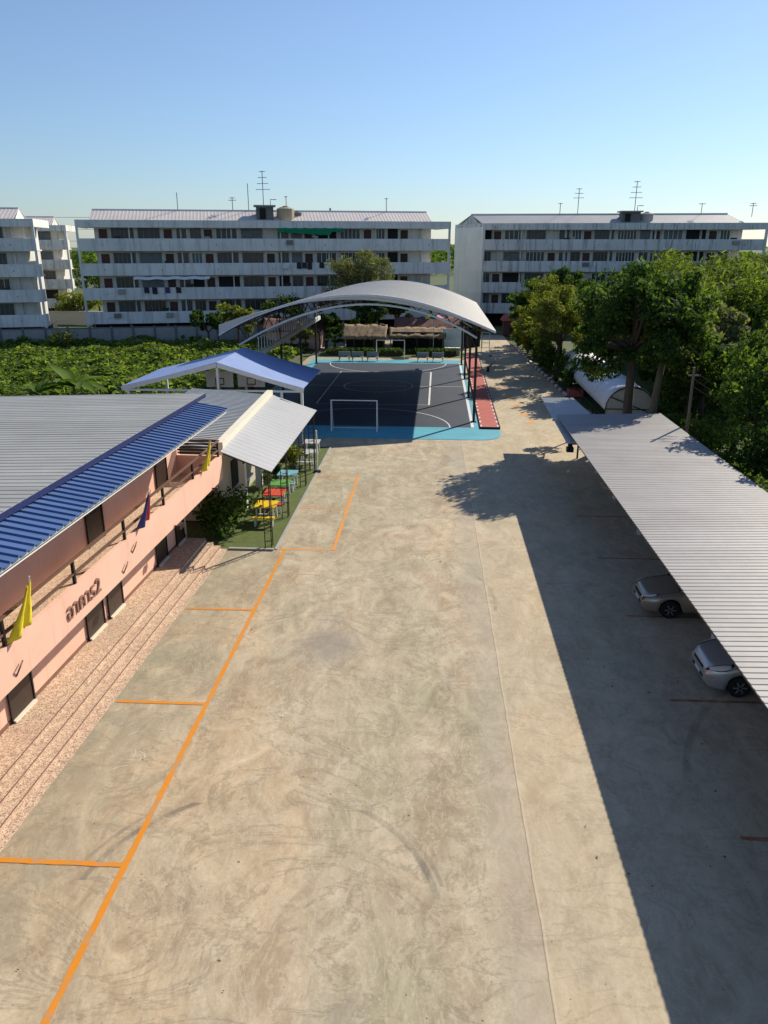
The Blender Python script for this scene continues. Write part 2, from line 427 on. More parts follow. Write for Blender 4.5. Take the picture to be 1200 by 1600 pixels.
# ------------------------------------------------------------------ camera, light, sky
TH, YAW = R(19.1328), math.atan(86 * math.cos(R(19.1328)) / 1202)
cam = bpy.data.cameras.new('camera'); co = bpy.data.objects.new('camera', cam); COL.objects.link(co)
co.location = (0, 0, 11.6); co.rotation_euler = (math.pi / 2 - TH, 0, YAW)
cam.sensor_fit = 'VERTICAL'; cam.sensor_height = 36; cam.sensor_width = 27; cam.lens = 36 * 1202 / 1600
cam.clip_start = .1; cam.clip_end = 6000
scene.camera = co
EL, AZ = R(33.3), R(36.9)      # azimuth clockwise from +Y
sd = Vector((math.sin(AZ) * math.cos(EL), math.cos(AZ) * math.cos(EL), math.sin(EL)))
su = bpy.data.lights.new('sun', 'SUN'); so = bpy.data.objects.new('sun', su); COL.objects.link(so)
so.rotation_euler = sd.to_track_quat('Z', 'Y').to_euler(); so.location = (30, 40, 60)
su.energy = 5.0; su.angle = R(.5); su.color = (1, .905, .75)
w = bpy.data.worlds.new('World'); scene.world = w; w.use_nodes = True
nt = w.node_tree; bg = nt.nodes['Background']
sk = nt.nodes.new('ShaderNodeTexSky'); sk.sky_type = 'NISHITA'; sk.sun_disc = False
sk.sun_elevation = EL; sk.sun_rotation = AZ; sk.altitude = 0; sk.air_density = 1.15; sk.dust_density = .22; sk.ozone_density = 9.0
hs = nt.nodes.new('ShaderNodeHueSaturation'); hs.inputs['Saturation'].default_value = .86
nt.links.new(sk.outputs[0], hs.inputs['Color']); nt.links.new(hs.outputs[0], bg.inputs[0]); bg.inputs[1].default_value = .094
scene.view_settings.view_transform = 'Standard'; scene.view_settings.look = 'None'
scene.view_settings.exposure = .37; scene.view_settings.gamma = 1
scene.cycles.max_bounces = 7; scene.cycles.diffuse_bounces = 4; scene.cycles.glossy_bounces = 2
scene.cycles.transmission_bounces = 3; scene.cycles.transparent_max_bounces = 4
scene.cycles.use_denoising = True

# ------------------------------------------------------------------ ground sheets
def slab(name, m, poly, z0, z1, kind='structure'):
    o = MB().prism(poly, z0, z1).build(name, m); o['kind'] = kind; return o
slab('ground', grassg, [(-3000, -400), (3000, -400), (3000, 4000), (-3000, 4000)], -1.0, -.06)
slab('yard', concrete_m, [(-9.6, -12), (13.2, -12), (13.2, 48), (10.45, 62), (10.45, 64), (9.0, 97), (9.0, 108), (-14, 108), (-14, 45.5), (-9.6, 45.5)], -.3, 0)
slab('field_soil', soil, [(-90, 30), (-15, 30), (-15, 106), (-90, 86)], -.3, -.03)
slab('lawn', turf_m, [(-10.2, 28.45), (-6.36, 28.45), (-6.33, 45.2), (-10.2, 45.2)], -.2, .012)
# turf kerb
MB().box(-8.2, 28.3, -.1, -6.36, 28.445, .07).build('kerb', conc_g, kind='structure')
MB().box(-6.355, 28.45, -.1, -6.24, 45.2, .035).build('kerb', conc_g, kind='structure')
# court
def rounded(x0, y0, x1, y1, r):
    p = [(x0, y0), (x1 - r, y0)] + [(x1 - r + r * math.sin(a), y0 + r - r * math.cos(a)) for a in np.linspace(.2, math.pi / 2, 8)] + [(x1, y1), (x0, y1)]
    return p
slab('court_border', court_light, rounded(-13.2, 47.5, 4.25, 50.55, 1.4) , -.2, .02)
slab('court_border', court_light, [(-13.2, 50.55), (2.96, 50.55), (2.7, 82.9), (-13.2, 82.9)], -.2, .02)
slab('court_surface', court_m, [(-12.4, 50.95), (2.42, 50.95), (2.30, 80.4), (-12.4, 80.4)], -.1, .024)
def line(pts, wd, m, name='court_marking', z=.028, closed=False, tk=.003):
    mb = MB(); L = []; n = len(pts)
    P = [Vector((p[0], p[1], 0)) for p in pts]
    for i in range(n):
        a = P[(i - 1) % n] if closed or i else P[i]; b = P[(i + 1) % n] if closed or i < n - 1 else P[i]
        d = (b - a).normalized(); k = Vector((-d.y, d.x, 0)) * wd / 2
        L.append((P[i] + k, P[i] - k))
    for i in range(n if closed else n - 1):
        q = [L[i][1], L[(i + 1) % n][1], L[(i + 1) % n][0], L[i][0]]
        mb.add([(p.x, p.y, z) for p in q], [(0, 1, 2, 3)])
    o = mb.build(name, m); o['kind'] = 'structure'; return o
def circ(cx, cy, r, a0=0, a1=360, n=48): return [(cx + r * math.cos(R(a0 + (a1 - a0) * i / n)), cy + r * math.sin(R(a0 + (a1 - a0) * i / n))) for i in range(n + (1 if a1 - a0 < 360 else 0))]
line(circ(-5.0, 66.7, 3.0), .08, white_line, closed=True)
line([(-12.4, 66.7), (2.35, 66.7)], .08, white_line, z=.0285)
line(circ(-5.0, 50.9, 6.0, 0, 180), .08, white_line)
line(circ(-5.0, 80.4, 6.0, 180, 360), .08, white_line)
line([(-.5, 58.5), (-.5, 74.6)], .14, white_line, z=.029); line([(-9.2, 58.5), (-9.2, 74.6)], .08, white_line, z=.029)
line([(-9.2, 58.5), (-.5, 58.5)], .06, white_line, z=.0295); line([(-9.2, 74.6), (-.5, 74.6)], .06, white_line, z=.0295)
line([(2.52, 51.0), (2.42, 80.6)], .20, white_line, z=.027)
line([(-5, 58.5), (-5, 74.6)], .06, orange_shade, z=.03); line([(-2.6, 62.5), (-2.6, 71)], .06, orange_shade, z=.03)
# red walkway with dashes on both sides
slab('path', red_walk, [(3.02, 50.7), (4.28, 50.7), (4.55, 88), (3.15, 88)], -.1, .13)
slab('path_kerb', black_m, [(4.285, 50.7), (4.34, 50.66), (4.61, 88), (4.555, 88)], -.1, .16)
slab('path_kerb', black_m, [(3.02, 50.62), (4.34, 50.6), (4.34, 50.655), (3.02, 50.695)], -.1, .15)
dm = MB()
for i in range(28):
    y = 50.9 + i * 1.3
    for x0, x1 in ((3.02, 3.15), (4.28, 4.55)):
        xx = x0 + (x1 - x0) * (y - 50.7) / 37.3; o = .02 if x0 < 4 else -.13
        dm.add([(xx + o, y, .134), (xx + o + .11, y, .134), (xx + o + .11, y + .42, .134), (xx + o, y + .42, .134)], [(0, 1, 2, 3)])
dm.build('path_marking', white_line, kind='structure')
# bay markings
def mline(p, q, wd, m, z):
    n_ = max(2, int(math.dist(p, q) / .22)); P = []; mb = MB()
    d = (Vector(q) - Vector(p)).normalized(); k = Vector((-d.y, d.x))
    for i in range(n_ + 1):
        c = Vector(p).lerp(Vector(q), i / n_); a_, b_ = (wd / 2 + rng.normal(0, .006) for _ in range(2))
        P.append([(c.x + k.x * a_, c.y + k.y * a_, z), (c.x - k.x * b_, c.y - k.y * b_, z)])
    return mb.grid(P).build('parking_marking', m, kind='structure')
mline((-5.93, 4), (-5.93, 28.45), .13, orange, .004)
for y in (6.05, 11.72, 17.4, 23.02): mline((-8.5 + .02 * (y - 12), y - .03), (-6.0, y), .12, orange, .008)
mline((-6.3, 28.52), (-3.92, 28.58), .12, orange_faded, .004); mline((-3.97, 28.5), (-4.02, 39.0), .14, orange_faded, .008)
for y in (33.72, 38.97): mline((-6.3, y), (-4.05, y), .10, orange_faded, .004)
for y in (8.2, 13.3, 18.43, 23.43, 28.43, 33.4): mline((6.5, y), (11.5, y + .05), .11, orange_shade, .004)
for i, (x, y) in enumerate([(6.6, 52.6), (6.45, 55.2), (6.2, 58.6), (5.9, 62), (5.6, 66)]):
    line([(x - .25, y), (x + .25, y + .9)], .38, orange_faded, 'parking_marking', .004)
for p, q in (((-7.35, 14.6), (-7.05, 14.75)), ((-7.0, 15.3), (-6.75, 15.05)), ((-7.1, 15.35), (-7.05, 15.05)), ((-6.9, 16.2), (-6.55, 16.1)), ((-7.0, 16.9), (-6.75, 17.0)), ((-7.5, 15.9), (-7.3, 16.1))):
    line([p, ((p[0] + q[0]) / 2 + .03, (p[1] + q[1]) / 2 + .04), q], .022, chalk_m, 'paint_splash', .004)
# painted kerb by the right-hand planting
kb = MB(); kw = MB()
for i in range(38):
    a = i / 38; b = (i + 1) / 38
    p = [(10.5 - 1.45 * t, 63.4 + 34 * t) for t in (a, b)]
    (kb if i % 2 else kw).prism([(p[0][0], p[0][1]), (p[0][0] + .2, p[0][1]), (p[1][0] + .2, p[1][1]), (p[1][0], p[1][1])], -.1, .16)
kb.build('kerb', red_walk, kind='structure'); kw.build('kerb', white_line, kind='structure')

# ------------------------------------------------------------------ pink two-storey building
pb = thing('school_building', (-8.6, 12, 0), 'long pink two-storey building with blue and grey metal roof and terrazzo steps', 'building', rz=-.022)
V0, V1 = -9.0, 16.3
wall = MB(); wall.box(-13.5, V0, 0, -1.75, V1 + .35, 3.02); wall.build('lower_wall', pink, pb)
wall = MB(); wall.box(-13.5, V0, 3.1, -1.75, V1 + .35, 5.75); wall.build('upper_wall', pink, pb)
box('skirting', pink_d, pb, -1.749, V0, .45, -1.73, V1 + .2, .56)
box('balcony_floor', terrazzo_m, pb, -1.75, V0, 3.0, -.13, V1, 3.12)
par = MB(); par.box(-.13, V0, 2.95, 0, V1 + .13, 3.9); par.box(-1.75, V1, 2.952, -.13, V1 + .13, 3.9); par.build('balcony_parapet', pink, pb)
st = MB(); n = V1 + .05
st.prism([(-1.75, V0), (-.86, V0), (-.86, n), (-1.75, n)], 0, .45)
st.build('porch', terrazzo_m, pb)
for i, (xa, xb, z) in enumerate([(-.86, -.57, .30), (-.57, -.28, .15)]):
    box('step', terrazzo_m, pb, xa + .001, V0, 0, xb, n, z)
box('step', terrazzo_m, pb, -.279, V0, -.05, .02, n, .012)
nos = MB()
for x, z in ((-.86, .45), (-.57, .30), (-.28, .15)): nos.box(x - .002, V0, z - .035, x + .012, n, z - .004)
nos.build('step_nosing', pink_d, pb)
# railing
rl = MB(); rl.beam((-.065, V0, 4.5), (-.065, V1 + .06, 4.5), .075, .05); rl.beam((-.065, V0, 4.16), (-.065, V1 + .06, 4.16), .06, .045)
rl.beam((-.065, V1 + .065, 4.5), (-1.7, V1 + .065, 4.5), .06, .05); rl.build('handrail', steel_brown, pb)
for v in (-7.7, -4.7, -1.7, 1.35, 4.4, 7.35, 10.35, 13.2, 16.2): box('railing_post', black_m, pb, -.10, v - .035, 3.9, -.03, v + .035, 4.52)
sl = MB()
for i in range(5): sl.box(-1.72, V1 + .05, 3.95 + i * .12, -.12, V1 + .08, 4.02 + i * .12)
sl.build('end_railing', black_m, pb)
# doors
def door(v, w_, z, h, sill):
    d = MB().box(-1.752, v, z, -1.70, v + w_, z + h).build('door', brown, pb)
    f = MB(); f.box(-1.70, v - .05, z, -1.675, v, z + h + .05); f.box(-1.70, v + w_, z, -1.675, v + w_ + .05, z + h + .05); f.box(-1.70, v, z + h, -1.675, v + w_, z + h + .05)
    f.box(-1.70, v + .06, z + .9, -1.692, v + w_ - .06, z + .95)
    f.build('door_frame', black_m, d)
    if sill: MB().box(-1.725, v, z, -1.62, v + w_, z + .055).build('threshold', cream_p, d)
for v, w_ in ((-3.0, 1.0), (-1.2, 1.0), (3.55, 1.0), (7.75, 1.05), (9.2, 1.0), (13.35, .95), (15.4, .8)): door(v, w_, .45, 2.15, True)
for v, w_ in ((-4, 1.0), (1.5, 1.0), (8.5, 1.0), (14.0, 1.0)): door(v, w_, 3.12, 2.1, False)
# roofs
g = MB().sheet(lambda a, q: (-.62 - a * 17.4, V0 + q, 6.22 - a * .56), 25.9, .3, .016, .04)
g.build('grey_roof', grey_roof, pb)
b_ = MB().sheet(lambda a, q: (-.72 + a * 1.22, V0 + q, 6.03 - a * .20), 25.0, .3, .04, .04)
b_.build('blue_roof', blue_roof, pb)
tr = MB(); tr.box(-.66, V0, 6.07, -.60, V1 + .6, 6.215); tr.build('roof_trim', blue_trim, pb)
ev = MB(); ev.box(.44, V0, 5.745, .475, V1 - .3, 5.80); ev.build('eave_trim', plastic_g, pb)
so_ = MB(); so_.box(-1.74, V0, 5.66, .43, V1 - .3, 5.69); so_.build('soffit', white_p, pb)
gw = MB().hexa([(-13.4, V1 + .3, 5.752), (-1.76, V1 + .3, 5.752), (-1.76, V1 + .34, 5.752), (-13.4, V1 + .34, 5.752)], [(-13.4, V1 + .3, 5.76), (-1.76, V1 + .3, 6.12), (-1.76, V1 + .34, 6.12), (-13.4, V1 + .34, 5.76)]); gw.build('gable_wall', brick, pb)
# Thai lettering on the parapet
tc = bpy.data.curves.new('lettering', 'FONT'); tc.body = '\u0e2d\u0e32\u0e04\u0e32\u0e232'; tc.size = .56; tc.extrude = .02; tc.offset = .002
tob = bpy.data.objects.new('tmp', tc); COL.objects.link(tob)
dg = bpy.context.evaluated_depsgraph_get(); me = bpy.data.meshes.new_from_object(tob.evaluated_get(dg)); bpy.data.objects.remove(tob)
xs = [v.co.x for v in me.vertices]; x0, x1 = min(xs), max(xs)
for v in me.vertices: v.co.x = (v.co.x - x0) / (x1 - x0) * 1.75
me.materials.clear(); me.materials.append(letter_m)
lo = bpy.data.objects.new('lettering', me); COL.objects.link(lo); lo.parent = pb
lo.location = (.021, 3.72, 3.24); lo.rotation_euler = (R(90), 0, R(90))
# brackets and flood lamps
for v, z in ((1.45, 3.35), (7.6, 3.62), (6.9, 3.3), (-4, 3.35)):
    m_ = MB(); m_.tube([(0, v, z - .22), (.10, v + .04, z), (.05, v + .22, z + .03)], .018, 5); m_.build('flag_bracket', steel_brown, pb)
for v in (10.9, 15.0):
    m_ = MB(); m_.box(0, v - .02, 2.98, .2, v + .02, 3.02); m_.box(.14, v - .16, 2.92, .26, v - .03, 3.08); m_.box(.14, v + .03, 2.92, .26, v + .16, 3.08)
    m_.build('flood_lamp', black_m, pb)

def flag(loc, colours, label, s=1.0, wdt=.42):
    t = thing('flag', loc, label, 'flag', 'flags along the balcony')
    p = MB(); p.tube([(-.05, 0, 0), (.16 * s, .14, 1.15 * s)], .016, 6); p.build('flag_pole', white_p, t)
    nz, ny = 10, 9; per = len(colours)
    for c, m_ in enumerate(colours):
        rows = []
        for i in range(nz + 1):
            a = i / nz; rows.append([])
            for k in range(ny + 1):
                q = (c + k / ny) / per
                y = -q * wdt * (0.35 + .75 * a) * s + .12 * (1 - a); z = 1.08 * s - a * .98 * s - q * .16 * (1 - .3 * a)
                x = .15 * (1 - a) + .07 * math.sin(q * 9 + a * 2) * (.4 + a) + .03
                rows[-1].append((x, y, z))
        mb = MB().grid(rows); o = mb.build('cloth', m_, t, True)
        sm = o.modifiers.new('s', 'SOLIDIFY'); sm.thickness = .006
    return t
def pbw(v, x=.05, z=3.95): return (-8.6 + x + .022 * v, 12 + v, z)
flag(pbw(2.0), [yellow_c], 'yellow flag on the balcony rail above the lettering, nearest flag', 1.0, .62)
flag(pbw(8.6), [red_c, white_c, blue_c, blue_c], 'limp navy, white and red striped flag on the middle of the balcony', .9, .62)
flag(pbw(14.4), [yellow_c], 'small yellow flag at the far end of the balcony near the silver canopy', .95, .5)

# ------------------------------------------------------------------ canteen shelters beside the turf
sc_ = thing('canteen', (-9.6, 34, 0), 'small beige canteen under a dark grey sheet roof with a white ridge wall', 'building')
wb = WB(); wb.box(-13, 31.6, 0, -9.35, 41, 3.3); wb.build('wall', beige, sc_)
wb = WB().sheet(lambda a, q: (-13.2 + a * 4.55, 29.3 + q, 4.22 - a * .32), 11.6, .3, .035, .03); wb.build('roof', grey_roof_dark, sc_)
wb = WB(); wb.hexa([(-8.66, 29.1, 3.72), (-8.36, 29.1, 3.72), (-8.75, 40.7, 3.72), (-9.05, 40.7, 3.72)], [(-8.66, 29.1, 4.24), (-8.36, 29.1, 4.24), (-8.75, 40.7, 4.24), (-9.05, 40.7, 4.24)]); wb.build('ridge_wall', cream_p, sc_)
for y in (33.4, 36.6, 39.8):
    wb = WB(); wb.box(-8.95, y, 0, -8.65, y + .3, 3.72); wb.build('pillar', white_p, sc_)
wb = WB(); wb.box(-9.35, 33.6, .9, -9.32, 36.3, 2.2); wb.build('serving_hatch', dark_in, sc_)
wb = WB(); wb.box(-9.34, 33.5, .8, -9.0, 36.4, .88); wb.build('counter', white_p, sc_)
cs = thing('metal_canopy', (-6.6, 34.6, 0), 'sloping silver corrugated canopy on black lattice posts over the turf', 'canopy')
wb = WB().sheet(lambda a, q: ((-8.36 - .36 * q / 12) * (1 - a) + -6.38 * a, 28.7 + q, 3.98 * (1 - a) + 3.2 * a), 11.9, .5, .014, .03); wb.build('roof', silver_roof, cs)
fr = WB()
for x, z in ((-6.5, 3.12), (-7.5, 3.49)): fr.beam((x, 28.8, z), (x, 40.5, z), .06)
for y in (28.9, 32.5, 36.5, 40.3): fr.beam((-8.3, y, 3.84), (-6.45, y, 3.13), .06)
fr.build('roof_frame', black_m, cs)
def lattice(y, x=-6.64):
    m_ = WB(); c = [(x - .13, y - .13), (x + .13, y - .13), (x + .13, y + .13)]
    for a, b in c: m_.beam((a, b, 0), (a, b, 3.12), .035)
    for i in range(9):
        z = .25 + i * .34
        for j in range(3):
            p, q = c[j], c[(j + 1) % 3]; m_.beam((*p, z), (*q, z + (.17 if i % 2 else 0)), .018)
    m_.build('lattice_post', black_m, cs)
for y in (28.8, 32.4, 37.2, 40.2): lattice(y)

def table(name, x, y, m_, label, group, top=(.95, 1.0), h=.72):
    t = thing(name, (x, y, .012), label, 'table', group); a, b = top[0] / 2, top[1] / 2
    mb = MB()
    for i in range(4): mb.box(-a + i * top[0] / 4 + .008, -b, h - .04, -a + (i + 1) * top[0] / 4 - .008, b, h)
    mb.box(-a + .05, -b + .1, h - .065, a - .05, -b + .16, h - .041); mb.box(-a + .05, b - .16, h - .065, a - .05, b - .1, h - .041)
    mb.build('tabletop', m_, t)
    for sx in (-1, 1):
        for sy in (-1, 1): MB().beam((sx * (a - .09), sy * (b - .13), 0), (sx * (a - .12), sy * (b - .13), h - .066), .06).build('leg', white_s, t)
    MB().box(-a + .12, -.03, .2, a - .12, .03, .25).build('crossbar', white_s, t)
    return t
G = 'picnic tables on the turf'
table('picnic_table', -7.42, 32.0, yellow_p, 'yellow-topped table with white legs on the turf', G)
table('picnic_table', -7.40, 33.75, red_p, 'red-topped table with white legs on the turf', G)
table('picnic_table', -7.45, 35.3, green_p, 'green-topped table with white legs on the turf', G)
table('picnic_table', -7.38, 37.0, blue_p, 'pale blue-topped table with white legs on the turf', G)
table('picnic_table', -7.1, 41.2, plastic_g, 'grey stone-topped table nearest the blue table', G)
table('picnic_table', -7.2, 43.6, plastic_g, 'grey stone-topped table at the far end of the turf beside the court', G)
def bench(x, y, m_, label, group, rz=0, L=.95, wd=.26, h=.42, name='bench', mleg=None):
    t = thing(name, (x, y, .012), label, 'bench', group, rz)
    mb = MB(); mb.box(-L / 2, -wd / 2, h - .05, L / 2, -.01, h); mb.box(-L / 2, .01, h - .05, L / 2, wd / 2, h); mb.build('seat', m_, t)
    for s in (-1, 1):
        lg = MB(); x0 = s * (L / 2 - .1); lg.box(x0 - .03, -wd / 2 + .02, 0, x0 + .03, -wd / 2 + .07, h - .051); lg.box(x0 - .03, wd / 2 - .07, 0, x0 + .03, wd / 2 - .02, h - .051); lg.box(x0 - .025, -wd / 2 + .07, h - .12, x0 + .025, wd / 2 - .07, h - .051)
        lg.build('leg', mleg or white_s, t)
    return t
G = 'benches beside the picnic tables'
bench(-7.35, 31.1, yellow_p, 'yellow bench in front of the yellow table', G)
bench(-7.33, 32.92, red_p, 'red bench between the yellow and red tables', G)
bench(-7.38, 34.52, green_p, 'green bench between the red and green tables', G)
bench(-7.36, 36.15, blue_p, 'pale blue bench between the green and blue tables', G)
bench(-7.1, 40.2, plastic_g, 'grey bench on the near side of the first grey table', G)
bench(-7.1, 42.3, plastic_g, 'grey bench between the two grey tables', G)
sg = thing('sign_post', (-6.3, 39.7, 0), 'white post with black foot at the edge of the turf', 'post')
MB().tube([(0, 0, .1), (0, 0, 2.3)], .045, 8).build('post', white_p, sg); MB().tube([(0, 0, 0), (0, 0, .1)], [.22, .18], 10).build('base', black_m, sg)
shrub('doorway_bush', -8.85, 30.4, 1.2, 1.6, 1.75, 'dark leafy bush at the end of the terrazzo steps', lf_dark, 3200, .17)
shrub('potted_shrub', -7.5, 39.2, .65, .6, 1.6, 'olive shrub standing between the blue table and grey tables', lf_olive, 1200, .13)
shrub('border_shrub', -8.3, 38.0, .4, 1.8, 1.0, 'low dark green shrub along the canteen wall behind the tables', lf_dark, 900, .12)

# ------------------------------------------------------------------ blue gable shed
gs = thing('open_shed', (-13.25, 49.5, 0), 'open shed with a pale blue gable roof on white posts beside the court', 'shed')
for s, x in ((-1, -19.3), (1, -8.0)):
    wb = WB().sheet(lambda a, q: (-13.25 + (x + 13.25) * a, 46 + q, 4.92 - 1.5 * a - .03 * math.sin(a * 3.14)), 7.2, .3, .007, .04, 4); wb.build('roof', gable_roof, gs)
for x in (-19.3, -8.0):
    for y in (46.02, 53.1): wb = WB(); wb.beam((x, y, 3.26), (-13.25, y, 4.75), .06, .26); wb.build('barge_board', white_p, gs)
for y in (46.08, 53.0):
    wb = WB(); wb.beam((-19.1, y, 3.2), (-8.1, y, 3.2), .12); wb.beam((-13.25, y, 3.2), (-13.25, y, 4.6), .14); wb.build('tie_beam', white_p, gs)
for y in (46.08, 53.0):
    for x in (-18.9, -13.25, -9.35) + ((-8.12,) if y < 50 else ()):
        wb = WB(); wb.beam((x, y, 0), (x, y, 3.2), .15); wb.build('post', white_p, gs)
def backboard(x, y, label):
    t = thing('basketball_hoop', (x, y, 0), label, 'basketball hoop', 'basketball hoops stored in the shed')
    MB().box(-.9, 0, 2.75, .9, .05, 3.8).build('backboard', white_s, t)
    m_ = MB(); m_.box(-.30, -.006, 2.9, .30, -.003, 2.96); m_.box(-.30, -.006, 3.3, .30, -.003, 3.36); m_.box(-.30, -.006, 2.96, -.24, -.003, 3.3); m_.box(.24, -.006, 2.96, .30, -.003, 3.3); m_.build('target_square', black_m, t)
    p = [(.23 * math.cos(a), -.38 + .23 * math.sin(a), 2.88) for a in np.linspace(0, 2 * math.pi, 15)]; MB().tube(p, .015, 5).build('hoop', red_p, t)
    m_ = MB(); m_.beam((0, .06, 3.1), (0, 1.0, 2.4), .12); m_.beam((0, 1.0, 2.5), (0, 1.4, .3), .14); m_.build('arm', black_m, t)
    MB().box(-.6, .7, 0, .6, 2.0, .3).build('base', black_m, t)
backboard(-14.2, 49.8, 'white basketball backboard on the left under the blue gable roof')
backboard(-12.15, 50.0, 'white basketball backboard on the right under the blue gable roof')
tag(MB().box(-15.9, 45.2, 0, -14.9, 45.6, 2.75).box(-15.95, 45.15, 2.75, -14.85, 45.65, 2.83).build('brick_pier', brick), 'red-brown brick pier beside the blue gable shed', 'pier')

# ------------------------------------------------------------------ arched court roof
ac = thing('court_canopy', (-5.5, 52.7, 0), 'large arched metal roof on slim black posts over the sports court', 'canopy')
XL, XR, YN, YF = -15.2, 4.0, 54.0, 83.0
PN = np.polyfit([-15.2, -13, -11.2, -9.6, -6.4, -4.5, -2.5, -.7, 1.87, 4.0], [5.75, 6.85, 7.55, 7.95, 8.38, 8.45, 8.25, 7.78, 6.95, 6.05], 5)
PF = np.polyfit([-15.2, -12, -9.85, -6.9, -4.57, -1.44, 1.9, 4.0], [5.45, 6.75, 7.42, 8.0, 8.14, 7.8, 6.85, 5.95], 5)
PC = np.polyfit([-13.9, -10.8, -8, -4.83, -2.5, -.15, 2.6], [4.94, 6.5, 7.4, 7.76, 7.6, 6.95, 5.65], 4)
def az(x, y=54.0):      # the arch settles a little towards its far end
    t = (y - 54) / 29
    return float(np.polyval(PN, x)) * (1 - t) + float(np.polyval(PF, x)) * t
def aq(x, y=54.0): return float(np.polyval(PC, x)) + (az(x, y) - az(x))
wb = WB(); NS = 40
L = YF - YN; npr = int(L / .5)
rows_t, rows_b = [], []
for i in range(NS + 1):
    rt = []
    for k in range(npr):
        y = YN + L * k / npr
        xl = XL + 2.3 * (y - YN) / L; x = xl + (XR - xl) * i / NS
        z = az(x, y); rt += [(x, y, z), (x, y + .34, z), (x, y + .39, z + .03), (x, y + .45, z + .03)]
    x = XL + 2.3 + (XR - XL - 2.3) * i / NS; rt.append((x, YF, az(x, YF))); rows_t.append(rt); rows_b.append([(p[0], p[1], z - .05) for p in rt])
ub = WB(); ub.grid([[(p[0], p[1], p[2] - .004) for p in reversed(r)] for r in rows_b]).build('underside', under_m, ac)  # near-black sheet below the roof, its shade put into the colour
wb.grid(rows_t); wb.grid([list(reversed(r)) for r in rows_b])
wb.grid([[r[0] for r in rows_t], [r[0] for r in rows_b]]); wb.grid([[r[-1] for r in rows_b], [r[-1] for r in rows_t]])
wb.grid([rows_b[0], rows_t[0]]); wb.grid([rows_t[-1], rows_b[-1]])
wb.build('roof', arch_m, ac)
for y in (YN - .05, YF + .05):
    wb = WB(); wb.tube([(x, y, az(x, y) - .09) for x in np.linspace(XL + (2.3 if y > 60 else 0), XR, 30)], .07, 6); wb.build('edge_trim', white_s, ac)
TY = (54.25, 61.7, 70.7, 79.7, 82.8)
for j, y in enumerate(TY):
    tr = WB(); lc = WB()
    xs = np.linspace(-13.9 + 1.6 * (y - YN) / L, 2.75, 29)
    lc.tube([(x, y, aq(x, y)) for x in xs], .075 if j == 0 else .06, 6)
    tr.tube([(x, y, az(x, y) - .15) for x in np.linspace(XL + .1 + 2.3 * (y - YN) / L, XR - .1, 30)], .05, 5)
    for i in range(28):
        a, b = xs[i], xs[i + 1]
        if i % 2: tr.beam((a, y, aq(a, y)), (b, y, az(b, y) - .15), .06)
        else: tr.beam((a, y, az(a, y) - .15), (b, y, aq(b, y)), .06)
    tr.build('truss', black_m, ac); lc.build('truss_chord', white_s, ac)
for x in np.linspace(-14.6, 3.4, 13):
    x2 = max(x, -12.6); pu = WB(); pu.beam((x, YN + .1, az(x) - .1), (x2, YF - .1, az(x2, YF) - .1), .05, .08); pu.build('purlin', black_m, ac)
for x, nm in ((-12.45, 4.35), (2.7, 5.05)):
    wb = WB(); wb.beam((x, YN - .2, nm), (x, YF, nm), .22, .34 if x < 0 else .16); wb.build('side_beam', white_s if x < 0 else black_m, ac)
    wb = WB(); ht = 1.15 if x < 0 else 1.0; k = 30 if x < 0 else 24
    for z in ((nm + .2, nm + ht) if x < 0 else (nm + ht,)): wb.beam((x, YN - .1, z), (x, YF, z), .06)
    for i in range(k):
        y = YN + i * 29 / k
        if x < 0: wb.beam((x, y, nm + .1), (x, y, nm + ht), .045)
        else: wb.beam((x, y, nm + (.1 if i % 2 else ht)), (x, y + 29 / k, nm + (ht if i % 2 else .1)), .05)
    wb.build('side_lattice', white_s if x < 0 else black_m, ac)
    for y in TY:
        wb = WB(); wb.beam((x, y, nm), (x, y, az(x, y) - .15), .07); wb.build('strut', black_m, ac)
for x, top in ((2.66, 5.05), (-12.4, 4.35)):
    for y in (52.75, 61.7, 70.7, 79.7):
        wb = WB(); xx = x - (y - 52) * .004 * (1 if x > 0 else 0)
        wb.beam((xx, y, 0), (xx, y, top + (0 if y < 54 else .05)), .17); wb.box(xx - .2, y - .2, 0, xx + .2, y + .2, .05); wb.build('post', black_m, ac)
wb = WB(); wb.beam((2.66, 52.75, 5.0), (2.68, 54.2, 5.1), .12); wb.beam((-12.4, 52.75, 4.3), (-12.45, 54.2, 4.35), .12); wb.build('bracket', black_m, ac)

def goal(x, y, wd, h, label, back):
    t = thing('football_goal', (x, y, .024), label, 'goal', 'football goals on the court')
    m_ = MB(); r = .045; a = wd / 2
    m_.tube([(-a, 0, 0), (-a, 0, h), (a, 0, h), (a, 0, 0)], r, 8); m_.build('goal_frame', white_p, t)
    m_ = MB()
    for s in (-1, 1): m_.tube([(s * a, 0, h - .03), (s * a, back * .35, h - .05), (s * a, back * 1.0, .03), (s * a, 0, .03)], .025, 6)
    m_.tube([(-a, back, .03), (a, back, .03)], .025, 6); m_.build('goal_stay', white_s, t)
goal(-5.3, 49.3, 3.0, 2.05, 'white football goal at the near end of the court', .9)
goal(-4.95, 83.3, 3.0, 2.0, 'white football goal at the far end of the court', .9)
G = 'benches along the far end of the court'
for x, k in ((-9.75, 'leftmost'), (-8.35, 'second from left'), (-6.75, 'just left of the far goal'), (-1.45, 'just right of the far goal'), (.15, 'rightmost')):
    t = bench(x, 81.8, plastic_g, 'pale stone bench at the far court end, ' + k, G, 0, 1.25, .45, .45, 'court_bench', conc_g)
    o = MB(); o.box(-.62, .24, .47, .62, .30, .95); o.box(-.5, .20, .2, -.42, .24, .95); o.box(.42, .20, .2, .5, .24, .95); o.build('backrest', plastic_g, t)

